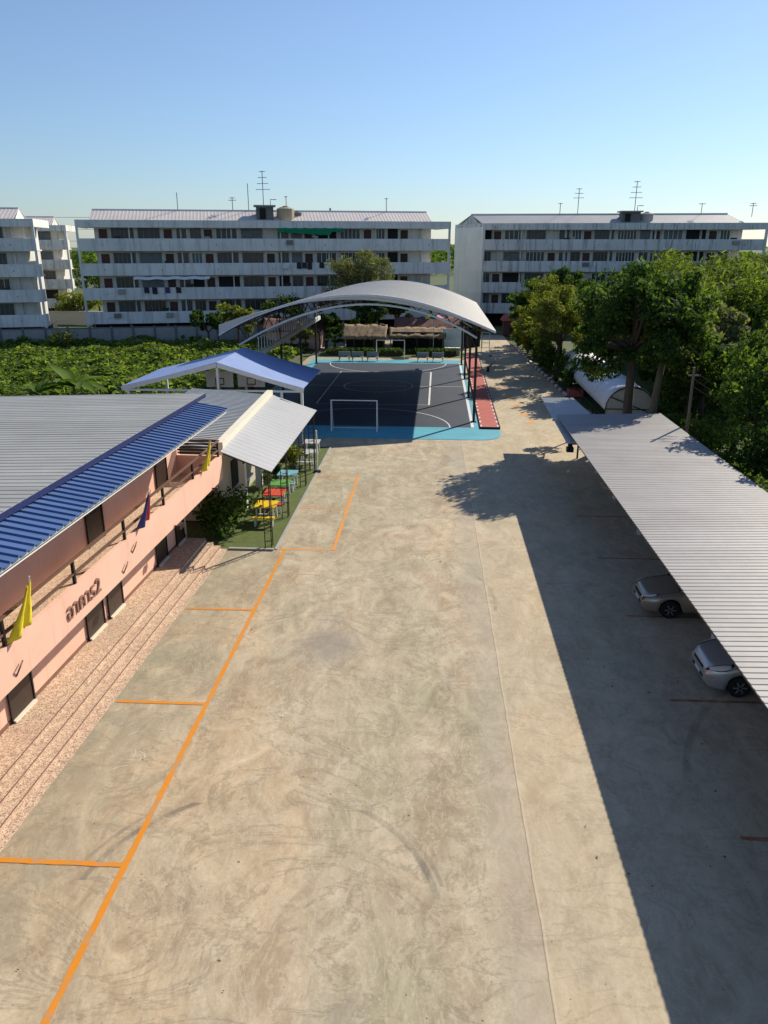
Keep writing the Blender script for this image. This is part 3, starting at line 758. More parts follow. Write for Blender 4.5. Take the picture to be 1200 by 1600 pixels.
# ------------------------------------------------------------------ behind the court
def hut(name, x0, x1, y, zf, zt, label, mroof, mwall, cat='hut', ov=2.6):
    t = thing(name, ((x0 + x1) / 2, y, 0), label, cat); hx = (x1 - x0) / 2
    mb = MB(); n = 26
    for sgn in (-1, 1):
        rows = [[(-hx + 2 * hx * k / n, sgn * ov * (1 - a) , zf + (zt - zf) * a + rng.normal() * .05) for k in range(n + 1)] for a in np.linspace(0, 1, 7)]
        mb.grid(rows if sgn < 0 else [list(reversed(r)) for r in rows])
    o = mb.build('roof', mroof, t, True); sm = o.modifiers.new('s', 'SOLIDIFY'); sm.thickness = .18
    MB().box(-hx + .4, -ov + 1.0, 0, hx - .4, ov - .8, zf + .45).build('wall', mwall, t)
    for px_ in np.linspace(-hx + .25, hx - .25, 5): MB().beam((px_, -ov + .2, 0), (px_, -ov + .2, zf + .05), .12).build('post', bark, t)
    return t
hut('thatched_hut', -10.7, -5.7, 90.2, 1.75, 3.0, 'thatched-roof hut with sunlit straw behind the far goal', thatch_m, dark_in)
hut('thatched_hut', -5.5, 1.0, 91.5, 1.75, 2.6, 'lower straw-roofed hut to the right of the sunlit thatched hut', thatch_m, dark_in)
hut('long_shed', -5.2, 5.6, 96.5, 2.1, 3.3, 'long shed with a dull red roof behind the straw-roofed huts', tile_red, dark_in, 'shed')
hut('garden_house', -20.5, -13.4, 93, 2.2, 3.4, 'small salmon-walled house behind the left posts of the court roof', tile_red, pink, 'house')
for i, (x0, x1, y, hh, lb) in enumerate([(-12.2, -3.6, 86.2, .85, 'clipped low hedge left of the far goal behind the benches'), (-2.4, 2.3, 86.2, .85, 'clipped low hedge right of the far goal behind the benches'),
                                  (-9, 1.8, 88.0, .6, 'second row of low hedge in front of the thatched huts')]):
    t = thing('hedge', ((x0 + x1) / 2, y, 0), lb, 'hedge', 'hedges behind the court')
    n = int(700 * (x1 - x0) / 4); P = np.stack([rng.uniform(x0, x1, n), y + rng.normal(0, .28, n), np.abs(hh * rng.uniform(.1, 1, n) ** .6)], 1)
    leaf_mesh('foliage', P, .2, .6, lf_hedge, t, .6, .1, loc=((x0 + x1) / 2, y, 0))
    MB().box(-(x1 - x0) / 2 + .1, -.18, 0, (x1 - x0) / 2 - .1, .18, hh * .7).build('stem', bark, t)
slab('lawn', turf_m, [(-13.2, 84.7), (4.3, 84.7), (4.3, 89.4), (-13.2, 89.4)], -.2, .015)
bb = thing('notice_board', (1.85, 90, 0), 'pale blue-white notice board on two legs behind the far end of the court', 'board')
MB().box(-1.13, 0, .55, 1.13, .07, 2.55).build('panel', mk('board_face', (.70, .84, .84), .4, .25, .9), bb)
fr = MB(); fr.box(-1.19, -.02, .49, 1.19, .09, .549); fr.box(-1.19, -.02, 2.551, 1.19, .09, 2.61); fr.box(-1.19, -.02, .549, -1.131, .09, 2.551); fr.box(1.131, -.02, .549, 1.19, .09, 2.551); fr.build('frame', white_s, bb)
for s in (-1, 1): MB().beam((s * .9, .12, 0), (s * .9, .12, 2.4), .08).build('leg', white_s, bb)
tb = thing('noticeboard_bench', (1.75, 86.9, 0), 'pale green-white low cabinet in front of the notice board', 'cabinet')
MB().box(-.8, -.25, .06, .8, .25, .8).build('body', mk('cabinet_paint', (.45, .55, .55), .5), tb); MB().box(-.85, -.3, .8, .85, .3, .86).build('top', white_p, tb)
um = thing('parasol', (-.4, 88.8, 0), 'pink and yellow parasol on a thin pole behind the court', 'parasol')
MB().tube([(0, 0, 0), (0, 0, 4.3)], .04, 6).build('pole', white_s, um)
for c, m_ in enumerate((pink_c, yellow_c, pink_c, yellow_c, green_c, pink_c)):
    a0, a1 = c * math.pi / 3, (c + 1) * math.pi / 3
    MB().grid([[(r * 1.0 * math.cos(a), r * 1.0 * math.sin(a), 4.35 - .5 * r * r + .04 * math.cos(6 * a)) for a in np.linspace(a0, a1, 5)] for r in (0.02, .4, .75, 1)]).build('canopy', m_, um)
# rack, pole and hut beside the road
rk = thing('climbing_frame', (5.55, 90, 0), 'small white pipe climbing frame beside the road at the court corner', 'climbing frame')
m_ = MB()
for x in (-.45, .45): m_.tube([(x, 0, 0), (x, 0, 2.2)], .04, 6)
m_.build('upright', white_s, rk); m_ = MB()
for z in (.5, 1.05, 1.6, 2.18): m_.tube([(-.45, 0, z), (.45, 0, z)], .03, 6)
m_.build('rung', white_s, rk)
po = thing('barrier_arm', (5.0, 75.5, 0), 'thin brown barrier arm lying low across the road edge beside the red path', 'barrier')
MB().box(-.12, -.12, 0, .12, .12, .5).build('post', black_m, po); MB().beam((0, -.2, .42), (1.25, 5.6, .5), .1).build('arm', steel_brown, po)
bo = thing('bollard', (5.95, 86.5, 0), 'thin white bollard with a black foot on the road past the red path', 'bollard')
MB().tube([(0, 0, .1), (0, 0, 1.0)], .045, 8).build('post', white_p, bo); MB().tube([(0, 0, 0), (0, 0, .1)], [.26, .2], 10).build('base', black_m, bo)
rh = thing('guard_hut', (10.2, 108, 0), 'small dark red hut at the far end of the road', 'hut')
MB().box(-1.3, -1, 0, 1.3, 1, 2.0).build('wall', tile_red, rh)
MB().add([(-1.6, -1.4, 2.0), (1.6, -1.4, 2.0), (1.6, 1.4, 2.0), (-1.6, 1.4, 2.0), (-1.2, 0, 2.8), (1.2, 0, 2.8)], [(3, 2, 1, 0), (0, 1, 5, 4), (2, 3, 4, 5), (1, 2, 5), (3, 0, 4)]).build('roof', red_walk, rh)
MB().box(-.4, -1.03, .0, .4, -1.001, 1.7).build('door', dark_in, rh)

# ------------------------------------------------------------------ apartments
FZ = (1.9, 4.9, 7.9, 10.9)
winproto = {}
def apartment(name, loc, rz, Ln, label, wallm, roofm, seed, shear=0.0, egap=2.4, D=8.5, endwall=None, pattern='DWWDww', lint=0, rin=(1.6, 2.4), openl=True):
    rs = random.Random(seed)
    t = thing(name, loc, label, 'apartment building', 'apartment blocks beyond the field', rz)
    def S(mb):       # skew the plan: depth leans along the length
        mb.v = [(x + shear * y, y, z) for x, y, z in mb.v]; return mb
    ul, ur = (2.0 if openl else .02), Ln - egap
    S(MB().box(ul, 1.4, 1.9, ur, D, 13.9)).build('wall', recess, t)
    if endwall: S(MB().box(-.02, .02, 0, .018, D, 14.1)).build('end_wall', endwall, t)
    for z in FZ:
        mb = MB(); mb.box(.02, 0, z, Ln, .12, z + 1.5); mb.box(Ln - .12, .12, z, Ln, 1.5, z + 1.5); mb.box(0.02, .12, z, .14, 1.5 if not endwall else .3, z + 1.5)
        S(mb).build('balcony_parapet', wallm, t)
        S(MB().box(.14, .12, z + .001, Ln - .12, 1.399, z + .16)).build('balcony_floor', wallm, t)
        if ul > .1: S(MB().box(.14, 1.4, z + .002, ul - .001, 3.2, z + .16)).build('landing', wallm, t)
        S(MB().box(ur + .001, 1.4, z + .002, Ln - .12, 3.2, z + .16)).build('landing', wallm, t)
        k = int(Ln / 6.5)
        for i in range(k):
            u = 3 + i * (Ln - 6) / (k - 1); m_ = MB(); m_.box(u - .06, -.035, z + .65, u + .06, -.002, z + .78); S(m_).build('drain_spout', metal_g, t)
    fa = MB(); fa.box(.02, -.05, 13.7, Ln, .12, 14.6); fa.box(Ln - .12, .12, 13.7, Ln, D, 14.6); fa.box(.02, .12, 13.7, .14, D, 14.6); fa.box(.14, .12, 13.75, Ln - .12, D, 14.0); S(fa).build('fascia', wallm, t)
    for u in (0.02, Ln - .3):
        S(MB().box(u, -.03, 0 if u > 1 or not endwall else 1.7, u + .28, .16, 13.7)).build('corner_post', wallm, t)
    k = int(Ln / 4.6)
    for i in range(k + 1):
        u = .6 + i * (Ln - 1.5) / k; S(MB().box(u, .5, 0, u + .3, .8, 1.9)).build('column', conc_d, t)
    S(MB().box(.5, 3.4, 0, Ln - .5, D - .5, 1.89)).build('ground_floor_shade', dark_in, t)  # near-black block, painted shade of the open ground floor
    # openings: the same rhythm on every floor, panes and curtains differ
    u = ul + .55; items = []; i = 0
    while u < ur - 1.2:
        c = pattern[i % len(pattern)]; wd = {'D': 1.0, 'W': 2.75, 'w': 1.4}[c]
        if u + wd > ur - .1: break
        items.append((c, u, wd)); u += wd + (.50 if c != 'w' else .38); i += 1
    for z in FZ:
        for c, u, wd in items:
            if c == 'D':
                if rs.random() < .93: S(MB().box(u, 1.33, z + .16, u + wd, 1.4, z + 2.62)).build('door', rs.choice([door_r, door_r, brown]), t)
            else:
                f = MB(); q0, q1, w0, w1 = z + 1.1, z + 2.78, u, u + wd
                f.box(w0, 1.33, q0, w1, 1.4, q0 + .07); f.box(w0, 1.33, q1 - .07, w1, 1.4, q1)
                nb = rs.choice([4, 5, 6]) if wd > 2 else rs.choice([2, 3])
                if rs.random() < .16: S(MB().box(w0, 1.34, z + .16, w1, 1.4, q1)).build('open_bay_shade', dark_in, t); continue  # near-black panel, the shade inside an open bay painted on
                for b in range(nb + 1): x = w0 + (wd - .07) * b / nb; f.box(x, 1.33, q0 + .07, x + .07, 1.4, q1 - .07)
                fo = S(f).build('window', rs.choice([metal_g, white_s, metal_g]), t)
                S(MB().box(w0 + .07, 1.36, q0 + .07, w1 - .07, 1.39, q1 - .07)).build('pane', rs.choice([glass_d, glass_d, glass_m, glass_m, glass_l]), fo)
        for i in range(int(Ln / 6.4)):
            u = 6.2 + i * 6.4
            if u < ur: S(MB().box(u, 1.15, z + .16, u + .16, 1.399, z + 2.84)).build('pilaster', wallm, t)
    for i in range(int(Ln / 5)):       # condensers and boxes hung outside some parapets
        z = rs.choice(FZ); u = rs.uniform(3, Ln - 4); m_ = MB(); m_.box(u, -.36, z + .75, u + .85, -.001, z + 1.32); m_.box(u + .08, -.38, z + .82, u + .6, -.361, z + 1.26)
        S(m_).build('air_conditioner', rs.choice([white_s, conc_g, metal_g]), t)
    for i in range(int(Ln / 3)):       # mats, plants and boxes standing on the corridor edge
        z = rs.choice(FZ); u = rs.uniform(2.5, Ln - 4); h_ = rs.uniform(.15, .5); m_ = MB(); m_.hexa([(u, .15, z + 1.4), (u + .6, .15, z + 1.4), (u + .6, .45, z + 1.4), (u, .45, z + 1.4)], [(u - .1, .1, z + 1.5 + h_), (u + .45 + h_, .12, z + 1.5 + h_), (u + .5, .5, z + 1.5 + h_), (u, .5, z + 1.5 + h_)])
        S(m_).build('balcony_box', rs.choice([cloth_d, lf_dark, conc_g, brown, lf_mid]), t)
    # roof
    a, b = rin[0], Ln - rin[1]; rm = 4.2
    for s_, y0 in ((1, .75), (-1, D)):
        S(MB().sheet(lambda q, w_: (a + w_, y0 + (rm - y0) * q, 14.55 + 1.35 * q), b - a, .45, .016, .03)).build('roof', roofm, t)
    for x in (a + .06, b - .06):
        m_ = MB(); m_.add([(x, .85, 14.0), (x, D - .2, 14.0), (x, rm, 15.83), (x + .05, .85, 14.0), (x + .05, D - .2, 14.0), (x + .05, rm, 15.83)], [(0, 2, 1), (3, 4, 5), (0, 3, 5, 2), (1, 2, 5, 4), (0, 1, 4, 3)]); S(m_).build('gable_wall', wallm, t)
    rd = MB(); rd.tube([(a, rm, 15.95), (b, rm, 15.95)], .09, 6); S(rd).build('ridge_cap', white_s, t)
    return t
PH = math.atan2(12.2, 47)
b1 = apartment('apartment_building', (-45.3, 99.3, 0), PH, 48.4, 'long white four-storey apartment block behind the field, water tanks at mid-roof', fac1, apt_roof, 3)
b2 = apartment('apartment_building', (6.35, 120, 0), -.012, 40.2, 'stained grey-white apartment block with a cream end wall, right of the court roof', fac2, apt_roof2, 5, shear=-.47, endwall=fac_cream_bounced, pattern='wDWWDwwDWW', rin=(.3, 2.6), openl=False)
c_, s_ = math.cos(PH), math.sin(PH)
b0 = apartment('apartment_building', (-48.9 - 22 * c_, 96.0 - 22 * s_, 0), PH, 22, 'nearer apartment block cut by the left edge of the picture', fac1, apt_roof, 8, pattern='WDWWDWWD', egap=1.5)
b3 = apartment('apartment_building', (-59.2 - 24 * c_, 126.5 - 24 * s_, 0), PH, 24, 'grey apartment block seen behind the leftmost block', fac2, apt_roof, 9, pattern='WWDWWDWWD', egap=1.5)
def apx(u, v, z, sh=0): return (-45.3 + u * c_ - v * s_, 99.3 + u * s_ + v * c_, z)
# end wall string courses of the right-hand block
for z in (4.7, 7.7, 10.7):
    m_ = MB(); m_.box(-.07, .05, z, -.021, 8.4, z + .28); m_.v = [(x - .47 * y, y, q) for x, y, q in m_.v]; m_.build('string_course', fac_cream_bounced, b2)
# roof tanks
def tank(loc, r, h, m_, label, rz=0):
    t = thing('water_tank', loc, label, 'water tank', 'water tanks on the apartment roofs', rz)
    k = MB().tube([(0, 0, 0), (0, 0, .1), (0, 0, h * .86), (0, 0, h)], [r * .96, r, r, r * .55], 14); k.build('tank', m_, t, False); MB().tube([(0, 0, h), (0, 0, h + .12)], r * .3, 10).build('lid', metal_g, t)
def tankroom(loc, rz, wx, h, label):
    t = thing('roof_tank_room', loc, label, 'roof structure', None, rz)
    MB().box(-wx / 2, -1, 0, wx / 2, 1, h).build('wall', conc_d, t); MB().box(-wx / 2 - .3, -1.3, h, wx / 2 + .3, 1.3, h + .18).build('roof', conc_g, t)
    MB().box(-wx / 2 + .4, -1.05, .2, -wx / 2 + 1.2, -1.001, h - .2).build('door', dark_in, t)
    m_ = MB(); m_.tube([(wx / 2 - .3, 0, h + .18), (wx / 2 - .3, 0, h + .9), (wx / 2 + .5, 0, h + .9)], .05, 6); m_.build('pipe', metal_g, t)
p = apx(23.6, 2.2, 14.6); tankroom(p, PH, 2.2, 1.75, 'dark tank room on the roof of the long white block')
p = apx(26.3, 2.0, 14.6); tank(p, 1.15, 1.75, tank_m, 'tan round water tank on the roof of the long white block')
p = apx(28.0, 3.0, 15.0); tank(p, .55, .8, conc_d, 'small dark water tank right of the tan tank on the long white block')
tankroom((27.6, 122, 14.6), 0, 2.6, 1.5, 'grey tank room on the roof of the stained right-hand block')
tank((30.0, 122, 14.6), .95, 1.45, conc_g, 'grey round water tank on the roof of the stained right-hand block')
# antennas
def antenna(loc, h, bars, label, w0=.9):
    t = thing('tv_antenna', loc, label, 'antenna', 'television antennas on the apartment roofs')
    MB().tube([(0, 0, -.1), (0, 0, h)], .05, 5).build('mast', metal_g, t)
    m_ = MB()
    for k in range(bars):
        z = h * (1 - .17 * k) - .1; w_ = w0 * (.45 + .2 * k)
        m_.tube([(-w_, .1, z), (w_, -.1, z)], .04, 4)
        for j in range(-2, 3): m_.tube([(j * w_ * .4, -.45, z + .03), (j * w_ * .4, .45, z + .03)], .014, 4)
    if bars: m_.build('element', metal_g, t)
    return t
antenna(apx(23.5, 2.2, 16.5), 4.2, 4, 'tallest four-armed antenna above the dark tank room of the long white block')
antenna(apx(21.6, 4.2, 15.9), 3.4, 0, 'bare thin mast left of the dark tank room on the long white block')
antenna(apx(19.5, 4.2, 15.9), 1.7, 2, 'short two-armed antenna left of the bare mast on the long white block', .8)
antenna(apx(12.4, 4.2, 15.9), 2.2, 0, 'short thick mast over the left half of the long white block')
antenna(apx(26.6, 4.2, 15.9), 1.9, 1, 'small antenna behind the tan tank on the long white block', .5)
antenna(apx(40.3, 4.2, 15.9), 1.8, 1, 'small antenna on the right half of the long white block', .6)
antenna((28.2, 122, 16.1), 4.2, 4, 'tall four-armed antenna above the tank room of the right-hand block')
antenna((20.4, 124, 15.9), 3.6, 3, 'three-armed antenna left of the tank room on the right-hand block')
antenna((17.8, 124, 15.9), 1.6, 1, 'short antenna furthest left on the right-hand block', .7)
antenna((38.3, 124, 15.9), 1.5, 1, 'short antenna right of the tank room on the right-hand block', 1.0)
antenna((45.4, 123.5, 15.6), 1.8, 2, 'antenna at the far right end of the right-hand block', .8)
# green net, laundry, awning
gn = thing('shade_net', apx(27.6, -.02, 12.9), 'green shade net hung across the top floor of the long white block', 'shade net', None, PH)
rows = [[(8.6 * k / 24 - 2.6, -.12 - .1 * math.sin(k * .9), .8 - a * (.5 + .5 * (k / 24)) * (1 if k < 20 else .5) - .05 * math.sin(k * 1.7)) for k in range(25)] for a in np.linspace(0, 1, 5)]
o = MB().grid(rows).build('cloth', green_c, gn); o.modifiers.new('s', 'SOLIDIFY').thickness = .02
aw = thing('awning', apx(6.5, -.3, 7.25), 'pale sagging awning over a second-floor balcony of the long white block', 'awning', None, PH)
rows = [[(9.5 * k / 20, -.5 * a, .48 - .32 * a + .05 * math.sin(k * 1.3)) for k in range(21)] for a in np.linspace(0, 1, 4)]
o = MB().grid(rows).build('cloth', white_c, aw); o.modifiers.new('s', 'SOLIDIFY').thickness = .03
lst = [(27.4, 7.9, 'dark shirt'), (28.1, 7.9, 'black towel'), (28.8, 7.9, 'dark blue cloth'), (30.4, 7.9, 'black shirt'), (31.2, 7.9, 'white shirt'), (32.0, 7.9, 'red cloth'), (32.9, 7.9, 'pale cloth'), (33.6, 7.9, 'dark trousers'),
       (7.6, 4.9, 'dark cloth'), (8.6, 4.9, 'brown cloth'), (10.2, 4.9, 'navy cloth'), (11.6, 4.9, 'black cloth'), (29.2, 4.9, 'white towel'), (30.6, 4.9, 'grey cloth'), (38.5, 1.9, 'red curtain'), (39.6, 1.9, 'white sheet')]
for i, (u, z, lb) in enumerate(lst):
    m_ = {'d': cloth_d, 'b': cloth_d, 'w': white_c, 'r': red_c, 'p': white_c, 'n': blue_c, 'g': conc_g}[lb[0]]
    ww, hh = .62, rs if False else (.7 + .3 * random.random())
    mb = MB().grid([[(k * ww / 6, -.10 - .04 * math.sin(k * 2 + i), 1.52 - a * hh + .02 * math.sin(k)) for k in range(7)] for a in np.linspace(0, 1, 4)])
    o = mb.build('laundry', m_); o.location = apx(u, -.02, z); o.rotation_euler = (0, 0, PH); o.modifiers.new('s', 'SOLIDIFY').thickness = .02
    floor_ = {7.9: 'third-floor', 4.9: 'second-floor', 1.9: 'lowest'}[z]
    near_ = ['first from left in the row', 'second from left in the row', 'third from left in the row', 'fourth from left in the row', 'middle of the row', 'sixth from left in the row', 'second last in the row', 'last in the row',
             'leftmost under the awning', 'second under the awning', 'third under the awning', 'last under the awning', 'left of tree pair', 'right of tree pair', 'behind court roof', 'beside the curtain'][i]
    tag(o, f'{lb} on {floor_} balcony of the white block, {near_}', 'laundry', 'laundry hung on the balconies')

# ------------------------------------------------------------------ field, its wall, far left greenery
fw = thing('boundary_wall', (-41, 95.7, 0), 'grey precast concrete boundary wall with posts behind the field', 'wall')
m_ = WB(); pz = WB(); A, B_ = Vector((-68, 88.2, 0)), Vector((-18, 101.6, 0))
m_.beam(A + Vector((0, 0, .95)), B_ + Vector((0, 0, .95)), .1, 1.7); m_.build('wall_panel', conc_g, fw)
for i in range(21):
    q = A.lerp(B_, i / 20); k = WB(); k.box(q.x - .12, q.y - .14, 0, q.x + .12, q.y + .1, 2.05); k.build('wall_post', conc_d, fw)
k = WB(); k.beam(A + Vector((0, 0, 1.88)), B_ + Vector((0, 0, 1.88)), .16, .14); k.build('coping', conc_d, fw)
n = 26000
yy = 50 + 44 * rng.random(n) ** .8; xx = -14.8 - rng.random(n) * (yy * .62 - 8)
ok = (yy < 88 + (xx + 68) * .268 - .6) & (xx < -15)
xx, yy = xx[ok], yy[ok]
hz = .25 + .75 * (np.sin(xx * .9 + yy * .5) * .5 + .5) * (np.sin(yy * .7 - xx * .35) * .5 + .5) + .35 * rng.random(len(xx))
tag(leaf_mesh('field_plants', np.stack([xx, yy, hz], 1), .46, .75, lf_field, None, .9, .1), 'dense field of broad green leaves behind the pink building', 'crop', kind='stuff')
n = 9000
yy = 50 + 42 * rng.random(n); xx = -14.8 - rng.random(n) * (yy * .62 - 8); ok = (yy < 88 + (xx + 68) * .268 - .6) & (xx < -15)
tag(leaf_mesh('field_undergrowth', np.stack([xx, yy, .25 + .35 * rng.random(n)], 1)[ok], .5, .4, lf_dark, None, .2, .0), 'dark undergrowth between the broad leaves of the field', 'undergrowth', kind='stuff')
def banana(x, y, s, label, n=9):
    t = thing('banana_plant', (x, y, 0), label, 'banana plant', 'banana plants in the field')
    MB().tube([(0, 0, -.05), (.03, .02, 1.0 * s)], [.14, .09], 8).build('trunk', bark_l, t)
    for i in range(n):
        a = i * 2.4 + .5; el = 1.15 if i == 0 else random.uniform(.35, .95); Lr = s * random.uniform(1.5, 2.2)
        mb = MB(); rows = []
        for j in range(11):
            q = j / 10; r = Lr * q * math.cos(el) * (1 + .25 * q); z = s * .95 + Lr * q * math.sin(el) - (1.25 - el) * Lr * q * q * .75
            wd = .30 * s * math.sin(min(1, q * 1.05 + .06) * math.pi) ** .6
            c0 = Vector((r * math.cos(a), r * math.sin(a), z)); sv = Vector((-math.sin(a), math.cos(a), 0))
            rows.append([c0 + sv * wd + Vector((0, 0, .10 * s * (wd > .02))), c0, c0 - sv * wd + Vector((0, 0, .10 * s * (wd > .02)))])
        mb.grid(rows).build('leaf', lf_ban, t, True)
banana(-27.2, 56, 1.6, 'broad-leaved banana plant behind the grey roof, in front of the field', 11)
banana(-29.6, 55.2, 1.1, 'smaller banana plant left of the large one behind the grey roof', 7)
shrub('field_bush', -43.5, 88, 1.6, 1.4, 2.2, 'brownish olive bush at the back of the field near the boundary wall', lf_olive, 1600, .2)
shrub('field_bush', -48.0, 87.5, 1.5, 1.0, 1.7, 'dark green bush against the boundary wall left of the brownish bush', lf_mid, 1100, .2)
G = 'trees around the court'
tree('broadleaf_tree', -27.5, 93, 4.2, (-27.5, 93, 2.6, 2.6, 2, 1.9), 'dark small tree left of the court roof at the end of the boundary wall', m=lf_dark, nclump=24, per=110, leaf=.32, group=G)
tree('broadleaf_tree', -23.4, 91, 5.4, (-23.2, 91, 3.4, 2.4, 2, 2.1), 'yellow-green tree showing under the left eave of the court roof', m=lf_olive, nclump=26, per=110, leaf=.32, group=G)
tree('broadleaf_tree', -19, 97, 5.5, (-19, 97, 3.6, 3.2, 2.4, 2.2), 'mid-green tree behind the slatted side of the court roof', m=lf_mid, nclump=26, per=110, leaf=.32, group=G)
tree('feathery_tree', -10.3, 99.5, 11, (-9.9, 99.5, 7.7, 4.6, 3.2, 3.3), 'tall grey-green feathery tree rising behind the court roof', m=lf_grey, nclump=70, per=150, leaf=.34, aspect=.28, group=G, cr=.22, limbs=14, trunk_r=.22)
tree('broadleaf_tree', -8.6, 96.8, 5.5, (-8.4, 96.8, 3.6, 2.4, 1.6, 2.2), 'dense dark tree under the feathery tree behind the thatched hut', m=lf_dark, nclump=30, per=120, leaf=.32, group=G)
tree('broadleaf_tree', -.8, 100, 7, (-.8, 100, 5.2, 2.4, 2.0, 2.0), 'dark tree behind the red-roofed shed seen under the roof arch', m=lf_dark, nclump=24, per=110, leaf=.34, group=G)
tree('broadleaf_tree', -13.0, 91.5, 4.6, (-13, 91.5, 2.9, 1.9, 1.6, 2.0), 'dark tree between the salmon house and the sunlit thatched hut', m=lf_dark, nclump=30, per=130, leaf=.26, group=G)
tree('broadleaf_tree', -4.9, 98.8, 5.6, (-4.9, 98.8, 3.9, 2.4, 1.6, 1.9), 'dark spreading tree behind the middle of the red-roofed shed', m=lf_dark, nclump=30, per=120, leaf=.3, group=G)
tree('broadleaf_tree', 3.6, 93.5, 4.0, (3.6, 93.5, 2.5, 1.5, 1.3, 1.7), 'dark small tree between the notice board and the road', m=lf_dark, nclump=22, per=110, leaf=.26, group=G)
tree('broadleaf_tree', -15.6, 88.6, 3.4, (-15.6, 88.6, 2.0, 1.4, 1.2, 1.4), 'small yellow-green tree beside the salmon house', m=lf_olive, nclump=16, per=90, leaf=.26, group=G)
tree('broadleaf_tree', -11.6, 88.5, 3, (-11.6, 88.5, 1.7, 1.1, 1.0, 1.2), 'small dark tree at the left end of the hedge behind the court', m=lf_dark, nclump=14, per=90, leaf=.26, group=G)
G = 'trees between the left apartment blocks'
for i, (x, y, h, lb, m_) in enumerate([(-62, 142, 9, 'dark tall tree in the gap between the left and middle apartment blocks', lf_dark), (-57.5, 138, 7.5, 'mid-green tree in the gap just left of the long white block', lf_mid), (-56, 122, 4.6, 'low olive tree at the foot of the gap between the apartment blocks', lf_olive)]):
    tree('broadleaf_tree', x, y, h, (x, y, h * .6, 4, 4, h * .42), lb, m=m_, nclump=40, per=130, leaf=.36, group=G)
tag(MB().box(-66, 118, 0, -45, 118.3, 1.9).box(-66, 117.9, 1.9, -45, 118.4, 2.02).build('low_wall', beige), 'pale low wall between the two left apartment blocks', 'wall')
pl = thing('power_line', (-62, 150, 0), 'overhead power wires crossing the gap between the left blocks', 'power line')
for k in range(6):
    m_ = WB(); m_.tube([(-100 + 10 * j, 150, 6.0 + k * 2.1 + .02 * (j - 4) ** 2) for j in range(9)], .045, 4); m_.build('wire', metal_g, pl)
for x in (-100, -20):
    m_ = WB(); m_.tube([(x, 150, 0), (x, 150, 18)], .18, 8); m_.build('pole', conc_g, pl)
# far treeline on the horizon
n = 42000; ang = rng.uniform(-.75, .6, n); dd = rng.uniform(330, 520, n)
hh = (4 + 9 * (np.sin(ang * 31) * .3 + np.sin(ang * 73 + 1) * .25 + .5).clip(.1, 1)) * rng.random(n) ** .6
tag(leaf_mesh('distant_wood', np.stack([np.sin(ang) * dd, np.cos(ang) * dd, hh], 1), 1.7, .7, lf_mid, None, .3, 0), 'low far-off line of trees on the horizon', 'wood', kind='stuff')

# ------------------------------------------------------------------ right side: trees, thicket
G = 'trees along the right-hand side'
tree('broadleaf_tree', 11.85, 47.9, 11, (11.7, 47.4, 7.6, 3.1, 3.9, 3.3), 'tall dark broadleaf tree with the thick trunk in front of the white tunnel', m=lf_dark, nclump=74, per=270, leaf=.25, cr=.25, trunk_r=.30, group=G, limbs=12, mbark=bark, boughs=[(9.6, 48.4, 4.6), (9.0, 48.8, 5.6), (10.4, 47.2, 4.6), (10.2, 48, 5.4), (11.2, 46.9, 5.5), (8.9, 47.6, 4.9), (10.2, 50, 3.9), (9.6, 50.4, 4.2)])
tree('broadleaf_tree', 13.45, 48.6, 11, (13.9, 48.6, 7.5, 2.7, 3.0, 3.0), 'tall broadleaf tree with the slimmer paler trunk right of the thick-trunked tree', m=lf_mid, nclump=62, per=260, leaf=.25, cr=.26, trunk_r=.24, group=G, limbs=12, mbark=bark_l, boughs=[(14.6, 47.8, 4.4), (15.4, 48, 4.2), (16.2, 47.8, 4.0), (15.2, 48.6, 5.2), (16.4, 48.4, 4.9), (12.6, 47.2, 5.0), (13.9, 46.8, 5.2)])
tree('feathery_tree', 10.9, 71, 8, (10.9, 71, 4.9, 2.7, 3.0, 3.4), 'olive feathery tree beside the road behind the white tunnel', m=lf_olive, nclump=70, per=170, leaf=.3, aspect=.3, cr=.27, group=G, limbs=12)
tree('feathery_tree', 11.6, 82, 8.6, (11.2, 82, 5.0, 3.0, 3.0, 3.6), 'second olive feathery tree further down the road', m=lf_olive, nclump=66, per=150, leaf=.32, aspect=.3, cr=.27, group=G, limbs=12)
tree('broadleaf_tree', 10.9, 94, 7.6, (10.9, 94, 5.0, 2.6, 2.6, 2.6), 'dark green tree near the far end of the road beside the apartments', m=lf_dark, nclump=36, per=120, leaf=.36, group=G)
tree('broadleaf_tree', 14.2, 77, 8, (14.2, 77, 4.9, 2.9, 3, 3.4), 'full mid-green tree between the two olive trees, set back from the road', m=lf_mid, nclump=54, per=140, leaf=.34, group=G)
tree('broadleaf_tree', 14.4, 92, 9, (14.4, 92, 5.4, 3.4, 3, 3.6), 'large dark tree standing before the lower floors of the stained block', m=lf_dark, nclump=54, per=140, leaf=.38, group=G)
tree('broadleaf_tree', 17.6, 60, 7, (17.6, 60, 4.4, 3.2, 2.8, 3.4), 'dense dark tree filling the gap right of the white tunnel', m=lf_dark, nclump=54, per=150, leaf=.3, group=G)
tree('broadleaf_tree', 16.4, 51, 5, (16.4, 51, 3.2, 2.2, 2.0, 2.7), 'low mid-green tree right behind the slimmer pale trunk', m=lf_mid, nclump=44, per=170, leaf=.24, group=G)
tree('broadleaf_tree', 15.2, 66, 8.5, (15.2, 66, 5.8, 3.2, 3, 2.8), 'bushy green tree behind the white tunnel', m=lf_mid, nclump=40, per=130, leaf=.36, group=G)
tree('broadleaf_tree', 17.0, 84, 9.4, (17, 84, 5.6, 3.6, 3, 2.7), 'dark rounded tree in front of the stained apartment block', m=lf_dark, nclump=40, per=120, leaf=.4, group=G)
